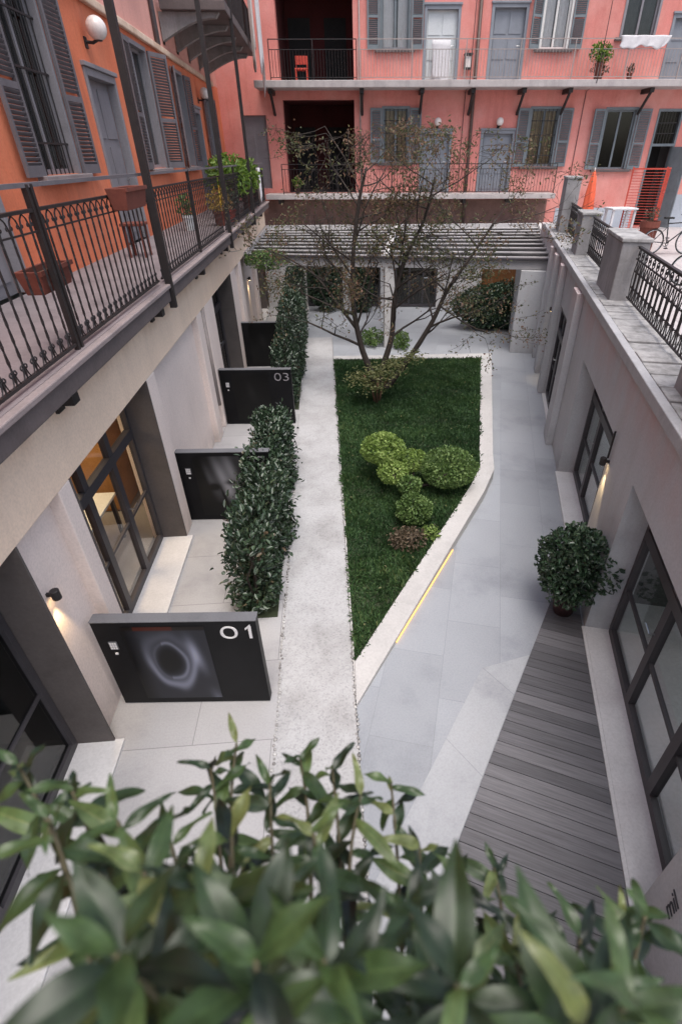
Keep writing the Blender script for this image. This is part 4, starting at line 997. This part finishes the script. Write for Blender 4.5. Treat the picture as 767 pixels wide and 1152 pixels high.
# large multi-stem bare tree
tr = thing('courtyard_tree', 'tall multi-stemmed tree with nearly bare twigs at the far end of the lawn', 'tree', (1.1, 11.5, .09))
tm = MB(); q = random.Random(17); tips = []
def branch(p, d, r, L, depth):
    pts = [p]; rs = [r]; n = 5 if depth < 2 else 4; cur = Vector(p); d = Vector(d).normalized()
    for i in range(n):
        d = (d+Vector((q.gauss(0, .14), q.gauss(0, .14), q.gauss(.03, .10)))).normalized(); cur = cur+d*L/n
        if cur.z > 5.05-.5*abs(cur.x-1.2)/2.5: d.z = -abs(d.z)*.4
        pts.append(tuple(cur)); rs.append(r*(1-.5*(i+1)/n))
        if depth < 5 and i >= (1 if depth < 4 else 0) and q.random() < (.97 if depth < 4 else .9):
            ax = Vector((q.gauss(0, 1), q.gauss(0, 1), q.gauss(0.1, .5))).normalized()
            branch(tuple(cur), (d*.75+ax*.8), max(.0042, rs[-1]*.6), L*q.uniform(.48, .72), depth+1)
    tm.tube(pts, rs, 7 if depth < 2 else (4 if depth < 4 else 3), caps=False)
    if depth >= 3: tips.append((pts[-1], tuple(d))); tips.append((pts[-2], tuple(d)))
def limb(path, r0, r1, nb, lb):
    k = len(path); P_ = [Vector(p) for p in path]; out = []; N = 24
    for i in range(N+1):
        s = i/N*(k-1); a = min(int(s), k-2); f = s-a
        p0, p1, p2, p3 = P_[max(a-1, 0)], P_[a], P_[a+1], P_[min(a+2, k-1)]
        out.append(.5*((2*p1)+(p2-p0)*f+(2*p0-5*p1+4*p2-p3)*f*f+(3*p1-p0-3*p2+p3)*f**3))
    rs = [r0+(r1-r0)*(i/N)**.8 for i in range(N+1)]
    tm.tube([tuple(p) for p in out], rs, 9)
    for j in range(nb):
        i = int(N*(.34+.66*(j+.5)/nb)); d = (out[min(i+1, N)]-out[i-1]).normalized()
        ax = Vector((q.gauss(0, 1), q.gauss(0, .8), q.gauss(.12, .45))).normalized()
        branch(tuple(out[i]), d*.5+ax, max(.012, rs[i]*.5), lb*q.uniform(.7, 1.15), 2)
limb([(1.05, 11.55, .05), (.92, 11.55, .5), (.70, 11.6, 1.1), (.55, 11.65, 2.0), (.58, 11.6, 3.1), (.72, 11.5, 4.0), (.85, 11.5, 4.45)], .095, .022, 16, 1.25)
limb([(1.10, 11.5, .05), (1.18, 11.5, .6), (1.38, 11.5, 1.3), (1.42, 11.45, 2.1), (1.62, 11.4, 2.9), (1.95, 11.3, 3.6), (2.1, 11.2, 4.3)], .09, .02, 16, 1.25)
limb([(1.22, 11.5, .05), (1.75, 11.5, .75), (2.25, 11.45, 1.6), (2.55, 11.4, 2.3), (3.0, 11.3, 3.0), (3.35, 11.2, 3.6)], .08, .018, 14, 1.2)
limb([(.62, 11.65, 1.45), (.2, 11.7, 2.0), (-.25, 11.8, 2.55), (-.8, 11.8, 2.9)], .045, .012, 9, .9)
tm.build('trunk', M['bark'], tr, smooth=True)
tp = np.array([t[0] for t in tips]); k = RNG.integers(0, len(tp), 17000)
P = tp[k]+RNG.normal(size=(len(k), 3))*.07; sel = lump(P, 2.2, 5) > -.12; P = P[sel]; n = len(P)
leaf_obj('foliage', M['maple'], tr, P, RNG.normal(size=(n, 3))+np.array([0, 0, -.4]), RNG.uniform(.04, .08, n), RNG.uniform(.018, .036, n), .45+.3*lump(P, 1.5, 9)+RNG.normal(size=n)*.2)

# ================================================================ LEFT BALCONY THINGS
def trough(F, u0, u1, o0, o1, z, h, label, mat='terracotta', group='terracotta window boxes'):
    t = thing('window_box', label, 'planter', F((u0+u1)/2, (o0+o1)/2, z), group)
    m = MB(); n = len(m.v); i = .03
    a = [F(u0+i, o0+i, z), F(u1-i, o0+i, z), F(u1-i, o1-i, z), F(u0+i, o1-i, z), F(u0, o0, z+h), F(u1, o0, z+h), F(u1, o1, z+h), F(u0, o1, z+h)]
    w = .02; b = [F(u0+w, o0+w, z+h), F(u1-w, o0+w, z+h), F(u1-w, o1-w, z+h), F(u0+w, o1-w, z+h)]
    c = [F(u0+w, o0+w, z+h-.05), F(u1-w, o0+w, z+h-.05), F(u1-w, o1-w, z+h-.05), F(u0+w, o1-w, z+h-.05)]
    m.v = a+b+c; m.f = [(0, 1, 2, 3)]+[(k, (k+1) % 4, 4+(k+1) % 4, 4+k) for k in range(4)]+[(4+k, 4+(k+1) % 4, 8+(k+1) % 4, 8+k) for k in range(4)]+[(8+k, 8+(k+1) % 4, 12+(k+1) % 4, 12+k) for k in range(4)]
    m.t = [.5]*len(m.f); m.build('box', M[mat], t, bevel=.006)
    s = MB(); s.quad(*c); s.build('soil', M['soil'], t)
    MB().box(F, u0-.008, u1+.008, o1-.004, o1+.010, z+h-.03, z+h+.004).build('rim', M[mat], t)
    return t
trough(FL, 6.05, 6.75, .16, .36, 4.17, .19, 'terracotta box hung outside the iron railing near the tall post')
trough(FL, 4.42, 5.0, -.10, .10, 3.72, .17, 'dark terracotta box hung low inside the iron railing')
# small red wooden stool behind the railing
st = thing('stool', 'small red wooden stool on the left balcony below the window', 'stool', FP(9.6, .55, 3.27))
MB().box(FP, 9.42, 9.78, .40, .74, 3.72, 3.76).build('seat', M['terracotta'], st, bevel=.006)
for a in (9.45, 9.72):
    for b in (.43, .68): MB().box(FP, a, a+.035, b, b+.035, 3.27, 3.72).build('leg', M['terracotta'], st)
MB().box(FP, 9.46, 9.74, .45, .47, 3.45, 3.48).build('stretcher', M['terracotta'], st)
def potplant(loc, label, pm, rad, n, lm, seed, ph=.3, pr=.16, L=.09, group='potted plants on the left balcony', drop=None, cat='potted plant'):
    t = thing('potted_plant', label, cat, loc, group)
    MB().lathe(loc, [(pr*.7, 0), (pr*.9, ph*.8), (pr, ph*.82), (pr, ph), (pr*.88, ph), (pr*.86, ph*.85)], 18).build('pot', M[pm], t, smooth=False)
    MB().lathe((loc[0], loc[1], loc[2]+ph*.86), [(pr*.85, 0), (.01, .01)], 12).build('soil', M['soil'], t)
    c = (loc[0], loc[1], loc[2]+ph+rad[2]*.85); blob(c, rad, n, L, L*.5, M[lm], t, rough=.25, seed=seed, inner=.8)
    m = MB(); q_ = random.Random(seed)
    for i in range(5): m.tube([(loc[0], loc[1], loc[2]+ph*.85), (loc[0]+q_.uniform(-.6, .6)*rad[0], loc[1]+q_.uniform(-.6, .6)*rad[1], c[2]+.2*rad[2])], [.01, .004], 5)
    m.build('stem', M['stem'], t); return t
potplant((-2.42, 16.2, 3.27), 'large leafy green plant spilling over the far left balcony railing', 'darkpot', (.55, .75, .50), 900, 'green', 101, .5, .2, .14)
potplant((-2.25, 18.2, 3.27), 'bright green trailing plant at the far end of the left balcony', 'terracotta', (.45, .6, .42), 650, 'green', 102, .55, .18, .14)
potplant((-2.45, 14.2, 3.27), 'yellow flowering plant in a pot behind the far balcony railing', 'terracotta', (.28, .3, .26), 320, 'yellow', 103, .3, .15, .08)
potplant((-2.35, 15.1, 3.27), 'dark leafed plant in a red pot low behind the far balcony railing', 'redpaint', (.24, .24, .22), 240, 'bush', 104, .28, .16, .08)
potplant((-3.0, 13.3, 3.27), 'small grey-green potted plant against the orange wall', 'palegrey', (.22, .24, .22), 200, 'cloudmid', 105, .3, .14, .08)
def cloth(name, F, u0, u1, o, z0, z1, label, mat='white', cat='cloth', n=14, sway=.05, group=None):
    m = MB(); r = random.Random(int(u0*100)); ph = r.random()*6
    P = [[F(u0+(u1-u0)*i/n*(1-.12*j/8)+.03*math.sin(j*.5+ph), o+sway*(math.sin(i*.62+ph+j*.05)+.3*math.sin(i*1.3+ph)), z1+(z0-z1)*j/8*(1+.14*math.sin(i*.33+ph)+.08*math.sin(i*.8))) for i in range(n+1)] for j in range(9)]
    for j in range(8):
        for i in range(n): m.quad(P[j][i], P[j][i+1], P[j+1][i+1], P[j+1][i])
    ob = m.build(name, M[mat], None, smooth=True, recalc=False)
    bm = bmesh.new(); bm.from_mesh(ob.data); bmesh.ops.remove_doubles(bm, verts=bm.verts, dist=.0005); bm.to_mesh(ob.data); bm.free()
    s = ob.modifiers.new('thick', 'SOLIDIFY'); s.thickness = .006
    bpy.context.view_layer.update()
    return tag(ob, label, cat, group)
cloth('hanging_cloth', FQ, 22.2, 22.9, 1.85, 6.75, 9.6, 'long white sheet hanging from the upper left balcony', group='laundry')
cloth('hanging_cloth', FL, 19.0, 19.5, .30, 3.55, 4.35, 'pink-white towel hanging on the railing end beside the green plant', group='laundry')
cloth('hanging_cloth', FQ, 20.9, 21.6, 1.72, 7.2, 9.4, 'grey sheet hanging beside the long white sheet', 'curtain', group='laundry')
cloth('hanging_cloth', FB, 10.3, 12.0, 1.0, 7.62, 7.92, 'white laundry draped over the upper right balcony rail', group='laundry', n=30, sway=.025)
cloth('hanging_cloth', FB, 12.5, 13.6, 1.0, 7.6, 7.92, 'white laundry at the top right corner of the upper balcony', group='laundry', n=20, sway=.025)
cloth('hanging_cloth', FB, 4.1, 4.75, .1, 6.85, 7.95, 'white curtain covering the lower half of the upper balcony door', group='laundry', n=12, sway=.01)
# ---- rear balcony things
potplant(FB(9.8, .8, 6.8), 'green plant on the upper rear balcony rail beside the laundry', 'terracotta', (.42, .25, .30), 420, 'green', 111, .45, .15, .11, group='plants on the rear balconies')
potplant(FB(9.95, .55, 6.8), 'low dark plant in a terracotta pot at the foot of the upper rear balcony', 'terracotta', (.32, .2, .12), 160, 'russet', 112, .2, .14, .08, group='plants on the rear balconies')
potplant(FB(11.0, .6, 6.8), 'small brown pot plant below the laundry on the upper rear balcony', 'terracotta', (.14, .14, .14), 90, 'russet', 113, .2, .11, .07, group='plants on the rear balconies')
potplant(FB(-.9, .6, 3.45), 'small green pot plant in the lower loggia opening', 'darkpot', (.18, .18, .2), 120, 'green', 114, .2, .11, .09, group='plants on the rear balconies')
ch = thing('chair', 'red chair behind the railing of the upper loggia', 'chair', FB(-.55, -.4, 6.8))
MB().box(FB, -.78, -.34, -.6, -.2, 7.20, 7.25).build('seat', M['redpaint'], ch, bevel=.01)
for a in (-.77, -.38):
    for b in (-.59, -.24): MB().box(FB, a, a+.035, b, b+.035, 6.79, 7.2).build('leg', M['redpaint'], ch)
MB().box(FB, -.78, -.34, -.6, -.56, 7.38, 7.62).build('backrest', M['redpaint'], ch)
for a in (-.77, -.38): MB().box(FB, a, a+.035, -.6, -.565, 7.25, 7.38).build('back_post', M['redpaint'], ch)
ln = thing('lantern', 'dark metal lantern hanging beside the downpipe on the upper rear floor', 'lantern', FB(5.36, .2, 7.3))
k = MB(); k.box(FB, 5.24, 5.48, .08, .3, 7.15, 7.2); k.box(FB, 5.22, 5.50, .06, .32, 7.52, 7.58)
for a in (5.24, 5.455):
    for b in (.08, .275): k.box(FB, a, a+.025, b, b+.025, 7.2, 7.52)
k.tube([FB(5.36, 0, 7.66), FB(5.36, .19, 7.66), FB(5.36, .19, 7.58)], .012, 6); k.build('housing', M['iron'], ln)
MB().box(FB, 5.27, 5.45, .11, .27, 7.2, 7.5).build('pane', M['opal'], ln)

# ================================================================ TERRACE THINGS
def bicycle(px_, py_, ang, pm, label, ground=2.2):
    t = thing('bicycle', label, 'bicycle', (px_, py_, ground), 'bicycles on the terrace')
    c, s = math.cos(ang), math.sin(ang)
    F = lambda u, o, z: (px_+c*u-s*o, py_+s*u+c*o, ground+z)
    R = .335
    for cx in (0, 1.04):
        m = MB(); m.ring(F, (cx, 0, R), R-.015, .017, 36, 8); w = m.build('wheel', M['rubber'], t, smooth=True)
        k = MB(); k.ring(F, (cx, 0, R), R-.04, .008, 36, 6); k.tube([F(cx, -.05, R), F(cx, .05, R)], .018, 8)
        for i in range(14):
            a = 2*PI*i/14; k.tube([F(cx, .02*(-1)**i, R), F(cx+(R-.04)*math.cos(a), 0, R+(R-.04)*math.sin(a))], .0022, 3, caps=False)
        k.build('rim', M['chrome'], w)
    m = MB(); bb = (.44, 0, .29); sd = (.33, 0, .80); hd = (.88, 0, .83); hl = (.91, 0, .68)
    for a, b, r_ in ((bb, sd, .018), (sd, hd, .017), (bb, hl, .020), (hl, hd, .02), (bb, (0, 0, R), .012), ((.345, 0, .72), (0, 0, R), .010), (hl, (1.04, 0, R), .014)):
        m.tube([F(*a), F(*b)], r_, 8)
    m.build('frame', M[pm], t, smooth=True)
    k = MB(); k.tube([F(.33, 0, .80), F(.31, 0, .92)], .013, 8); k.box(F, .18, .44, -.06, .06, .92, .965); k.build('saddle', M['rubber'], t, bevel=.02)
    k = MB(); k.tube([F(.88, 0, .83), F(.86, 0, .98)], .013, 8); k.tube([F(.80, -.27, 1.0), F(.88, -.16, .99), F(.88, .16, .99), F(.80, .27, 1.0)], .013, 8); k.build('handlebar', M['darkpaint'], t)
    k = MB(); k.ring(F, (.44, .05, .29), .09, .008, 20, 5); k.tube([F(.44, .06, .29), F(.52, .07, .14)], .011, 6); k.tube([F(.44, -.06, .29), F(.36, -.07, .44)], .011, 6)
    k.box(F, .48, .57, .07, .15, .125, .15); k.box(F, .31, .40, -.15, -.07, .43, .455); k.build('crank', M['darkpaint'], t)
bicycle(9.62, 16.15, math.radians(-2), 'darkpaint', 'black bicycle parked across the terrace, its whole frame in view')
bicycle(7.95, 11.75, math.radians(-14), 'bluepaint', 'blue bicycle cut by the right edge, closest to the iron railing')
# red lattice gate
gt = thing('lattice_screen', 'red slatted metal screen standing on the terrace behind the largest pier', 'screen', (10.0, 17.5, 2.2))
a0 = (9.25, 17.6); a1 = (10.15, 17.25)
dx, dy = a1[0]-a0[0], a1[1]-a0[1]; Lg = math.hypot(dx, dy); FS = lambda u, o, z: (a0[0]+dx/Lg*u-dy/Lg*o, a0[1]+dy/Lg*u+dx/Lg*o, z)
m = MB()
for u in (0, Lg-.04): m.box(FS, u, u+.04, -.02, .02, 2.2, 4.35)
m.box(FS, .04, Lg-.04, -.02, .02, 4.28, 4.32); m.box(FS, .04, Lg-.04, -.02, .02, 2.3, 2.34); m.build('frame', M['redpaint'], gt)
m = MB()
for k in range(26): m.box(FS, .04, Lg-.04, -.007, .007, 2.40+k*.072, 2.414+k*.072)
m.build('slat_panel', M['redpaint'], gt)
FT = turned(FS, Lg, 0, 1.2); m = MB()
for k in range(7): m.box(FT, .0+k*.05, .02+k*.05, -.012, .012, 2.3, 4.33)
for z in (2.3, 3.0, 3.7, 4.3): m.box(FT, 0, .34, -.014, .014, z, z+.03)
m.build('side_panel', M['redpaint'], gt)
# orange-red folded parasol
ps = thing('folded_parasol', 'closed orange red parasol standing on the terrace left of the red screen', 'parasol', (8.55, 18.6, 2.2))
m = MB(); pr = [(.035, .55), (.16, .62), (.17, .9), (.13, 1.4), (.08, 1.85), (.02, 2.05)]; n = 20; b = len(m.v)
for r_, z in pr:
    for k in range(n): w = 2*PI*k/n; q_ = r_*(1+.28*math.cos(5*w+z*2)); m.v.append((8.55+q_*math.cos(w), 18.6+q_*math.sin(w), 2.2+z))
for i in range(len(pr)-1):
    for k in range(n): m.f.append((b+i*n+k, b+i*n+(k+1) % n, b+(i+1)*n+(k+1) % n, b+(i+1)*n+k)); m.t.append(.5)
m.build('canopy', M['redplastic'], ps, smooth=True)
MB().tube([(8.55, 18.6, 2.25), (8.55, 18.6, 4.32)], .02, 8).build('pole', M['whiteframe'], ps)
MB().lathe((8.55, 18.6, 2.2), [(.22, 0), (.22, .05), (.05, .09)], 18).build('base', M['concrete'], ps)
# white table with a terracotta pot on it
tb = thing('table', 'small white table on the terrace behind the parapet piers', 'table', (9.0, 17.3, 2.2))
MB().box(W, 8.62, 9.42, 17.0, 17.6, 3.28, 3.33).build('tabletop', M['white'], tb, bevel=.01)
for a in (8.66, 9.33):
    for b in (17.04, 17.5): MB().box(W, a, a+.06, b, b+.06, 2.2, 3.28).build('leg', M['white'], tb)
potplant((9.55, 16.4, 2.2), 'terracotta pot with a sparse plant in front of the red screen', 'terracotta', (.2, .2, .2), 80, 'russet', 121, .85, .28, .08, group='pots on the terrace')

# ================================================================ INTERIOR FURNITURE seen through the glass
cab = thing('cabinet', 'tall orange wooden cabinet inside the lit left room', 'cabinet', (-4.25, 7.2, 0))
MB().box(W, -5.2, -3.3, 6.9, 7.5, .05, 2.1).build('cabinet_body', M['wood'], cab, bevel=.01)
for k in range(3): MB().box(W, -5.17+k*.63, -4.57+k*.63, 6.88, 6.898, .1, 2.05).build('cabinet_door', M['wood'], cab, bevel=.005)
ta = thing('table', 'white table with papers inside the lit left room', 'table', (-3.6, 5.6, 0))
MB().box(W, -4.0, -3.1, 5.1, 6.3, .72, .76).build('tabletop', M['palegrey'], ta, bevel=.006)
for a in (-3.96, -3.18):
    for b in (5.14, 6.2): MB().box(W, a, a+.05, b, b+.05, .03, .72).build('leg', M['steel'], ta)
sh = thing('shelf', 'wooden shelf unit against the back wall of the lit left room', 'shelf', (-7.0, 5.5, 0))
for z in (.4, .9, 1.4, 1.9): MB().box(W, -7.3, -6.95, 4.2, 7.0, z, z+.04).build('board', M['wood'], sh)
for y in (4.2, 5.6, 6.96): MB().box(W, -7.3, -6.95, y-.04, y, .03, 2.0).build('side', M['wood'], sh)
so = thing('sofa', 'low pale sofa inside the right glazed room', 'sofa', FR(-1.5, -2.2, 0))
MB().box(FR, -2.4, -.6, -2.6, -1.8, .05, .42).build('seat', M['palegrey'], so, bevel=.04); MB().box(FR, -2.4, -.6, -2.85, -2.62, .05, .8).build('backrest', M['palegrey'], so, bevel=.04)
def area(loc, size, e, col=(1, .72, .42)):
    l = bpy.data.lights.new('room_and_fill_light', 'AREA'); l.energy = e; l.size = size; l.color = col
    o = bpy.data.objects.new('room_and_fill_light', l); COL.objects.link(o); o.location = loc
area((-4.2, 5.6, 2.36), 1.6, 42); area((-4.4, 18.5, 2.36), 1.2, 16); area(FR(-1.35, -1.5, 1.98), 1.4, 5, (.92, .97, 1)); area(FR(2.4, -1.5, 1.98), 1.4, 4, (.92, .97, 1))  # the two cool lights are added fill to brighten the right rooms

# ================================================================ FOREGROUND LAURELS
tips_ = [(-.233, .611, 3.654), (-.275, .558, 3.661), (-.106, .59, 3.619), (-.039, .56, 3.623), (.08, .537, 3.586), (.015, .473, 3.679), (.255, .38, 3.608), (.168, .338, 3.698), (-.15, .498, 3.705), (-.528, .482, 3.852), (-.432, .438, 3.841), (-.35, .388, 3.843), (-.3, .408, 3.764), (-.404, .358, 3.927), (.118, .407, 3.656), (.291, .275, 3.646), (.336, .239, 3.714), (.448, .285, 3.645), (.406, .233, 3.808), (.211, .216, 3.792), (-.061, .357, 3.817), (-.178, .354, 3.834), (-.24, .262, 3.982), (-.287, .224, 4.041), (-.179, .241, 3.979), (-.101, .245, 3.938), (-.006, .248, 3.932), (.058, .223, 3.925), (.131, .192, 3.926), (.218, .145, 3.937), (.263, .132, 3.976), (-.247, .153, 4.144), (-.189, .144, 4.14), (-.148, .146, 4.101), (-.09, .148, 4.076), (-.034, .151, 4.046), (.026, .141, 4.043), (.084, .124, 4.045), (.143, .111, 4.03), (.194, .094, 4.067), (.238, .101, 4.086)]
qq = random.Random(23)
def big_leaf(V, Fc, Tt, base, d, nrm, L, w, droop, t):
    d = Vector(d).normalized(); s = d.cross(Vector(nrm)).normalized(); nn_ = s.cross(d).normalized()
    b = len(V); K = 10
    for i in range(K+1):
        f = i/K; hw = w*.5*(math.sin(PI*min(1, f**.82))**.9)*(1-.12*f) if 0 < f < 1 else .0008
        c = Vector(base)+d*L*f*(1-.08*f)-nn_*(droop*L*f*f)
        fold = hw*.34
        wav = .004*math.sin(f*9+t*20)
        for k in (-1, -.72, -.38, -.055, .055, .38, .72, 1):
            V.append(tuple(c+s*hw*k+nn_*(fold*(abs(k)-.35*k*k)+wav*k)))
    for i in range(K):
        for k in range(7):
            Fc.append((b+i*8+k, b+i*8+k+1, b+(i+1)*8+k+1, b+(i+1)*8+k)); Tt.append(t+(.16 if k == 3 else 0)+.02*abs(k-3))
shrubs = {}
bounds = [-.33, -.20, -.08, .05, .20]
names = ['leftmost laurel shrub in the foreground planter, touching the left edge', 'laurel shrub with long drooping leaves, second from the left in the foreground', 'laurel shrub rising below panel 01 in the foreground planter',
         'laurel shrub in front of the pebble path, middle of the foreground row', 'laurel shrub in front of the timber deck in the foreground', 'rightmost laurel shrub in the foreground planter, below the glazed door']
for ti, (tx, ty, tz) in enumerate(tips_):
    if ti > 21 and ti % 5 in (1, 3): continue
    tz -= .045 if tx < .1 else .095
    k = sum(tx > b for b in bounds); shrubs.setdefault(k, []).append((tx, ty, tz))
trl = thing('planter_trough', 'long dark planter trough below the foreground laurels', 'planter', (0, .02, 3.1))
m = MB(); m.box(W, -.95, .95, -.16, -.13, 3.1, 3.4); m.box(W, -.95, .95, .13, .16, 3.1, 3.4); m.box(W, -.95, -.92, -.13, .13, 3.1, 3.4); m.box(W, .92, .95, -.13, .13, 3.1, 3.4); m.box(W, -.92, .92, -.13, .13, 3.1, 3.13)
m.build('trough', M['darkpot'], trl, bevel=.004); MB().box(W, -.92, .92, -.13, .13, 3.13, 3.36).build('soil', M['soil'], trl)
for k, tl in sorted(shrubs.items()):
    cx = sum(t[0] for t in tl)/len(tl)
    sh_ = thing('laurel_shrub', names[k], 'shrub', (cx, .05, 3.36), 'laurel shrubs in the foreground planter')
    sm_ = MB(); V = []; Fc = []; Tt = []
    for tx, ty, tz in tl:
        base = (tx*.75+qq.uniform(-.04, .04), qq.uniform(-.06, .09), 3.37)
        tip = Vector((tx, ty, tz)); bs = Vector(base)
        mid = bs.lerp(tip, .5)+Vector((qq.uniform(-.06, .06), .05, .07)); pts = []
        for i in range(11):
            f = i/10; pts.append(bs*(1-f)**2+mid*2*f*(1-f)+tip*f*f)
        sm_.tube([tuple(p) for p in pts], [.0055-.003*i/10 for i in range(11)], 6)
        ln_ = (tip-bs).length; n = int(ln_/.029)+3; big = tz > 3.93; a = qq.uniform(0, 6.28)
        for i in range(n):
            f = 1-.9*(i/n)**1.3; p = bs*(1-f)**2+mid*2*f*(1-f)+tip*f*f
            ax = (tip-mid).normalized()
            a += 2.4; e = 1 if i > 2 else .35+.25*i
            out = Vector((math.cos(a), math.sin(a), 0))
            d = out*(.5+.45*e)+Vector((0, 0, 1))*(.95-.95*e*qq.uniform(.35, 1.7))+ax*.3
            L = (qq.uniform(.09, .15) if big else qq.uniform(.065, .115))*(1 if i > 2 else .7); nrm = Vector((0, 0, 1))+out*-.4+Vector((qq.gauss(0, .25), qq.gauss(0, .25), 0))
            big_leaf(V, Fc, Tt, tuple(p), d, nrm, L, L*qq.uniform(.23, .33), qq.uniform(.05, .55), min(.93, max(0, qq.gauss(.42, .24)+(.22 if i < 2 else 0))) if qq.random() > .015 else .97)
    sm_.build('stem', M['stem'], sh_, smooth=True)
    mb = MB(); mb.v = V; mb.f = Fc; mb.t = Tt; mb.build('leaves', M['laurel'], sh_, smooth=True, tint=True, recalc=False)

# ================================================================ CAMERA, LIGHT
cam = bpy.data.cameras.new('camera'); co = bpy.data.objects.new('camera', cam); COL.objects.link(co)
rt = Vector((.996532, -.083156, -.003008)); upv = Vector((.049978, .569248, .820645)); bk = Vector((-.066529, -.81795, .57143))
co.matrix_world = Matrix(((rt.x, upv.x, bk.x, 0), (rt.y, upv.y, bk.y, 0), (rt.z, upv.z, bk.z, 4.6), (0, 0, 0, 1)))
cam.sensor_fit = 'VERTICAL'; cam.sensor_height = 36; cam.sensor_width = 24; cam.lens = 572.74/1152*36
cam.shift_x = -35.35/1152; cam.clip_start = .02; cam.clip_end = 500
cam.dof.use_dof = True; cam.dof.focus_distance = 7.0; cam.dof.aperture_fstop = cam.lens/7.5
SC.camera = co
EL, AZ = math.radians(71), math.radians(163)      # pale sun high behind the camera
wd = bpy.data.worlds.new('World'); SC.world = wd; wd.use_nodes = True; nt = wd.node_tree
bg = nt.nodes['Background']; sky = nt.nodes.new('ShaderNodeTexSky'); sky.sky_type = 'NISHITA'; sky.sun_disc = False
sky.sun_elevation = EL; sky.sun_rotation = AZ; sky.air_density = 1.0; sky.dust_density = 4.0; sky.ozone_density = 1.0
hs = nt.nodes.new('ShaderNodeHueSaturation'); hs.inputs['Saturation'].default_value = .75
nt.links.new(sky.outputs[0], hs.inputs['Color']); nt.links.new(hs.outputs[0], bg.inputs[0]); bg.inputs[1].default_value = .125
sl = bpy.data.lights.new('sun', 'SUN'); sl.energy = 1.15; sl.angle = math.radians(38); sl.color = (1, .97, .94)
so_ = bpy.data.objects.new('sun', sl); COL.objects.link(so_)
dv = Vector((math.sin(AZ)*math.cos(EL), math.cos(AZ)*math.cos(EL), math.sin(EL)))
so_.rotation_euler = (-dv).to_track_quat('-Z', 'Y').to_euler()
vs = SC.view_settings; vs.view_transform = 'Standard'; vs.look = 'None'; vs.gamma = 1; vs.use_curve_mapping = False; vs.exposure = 1.1
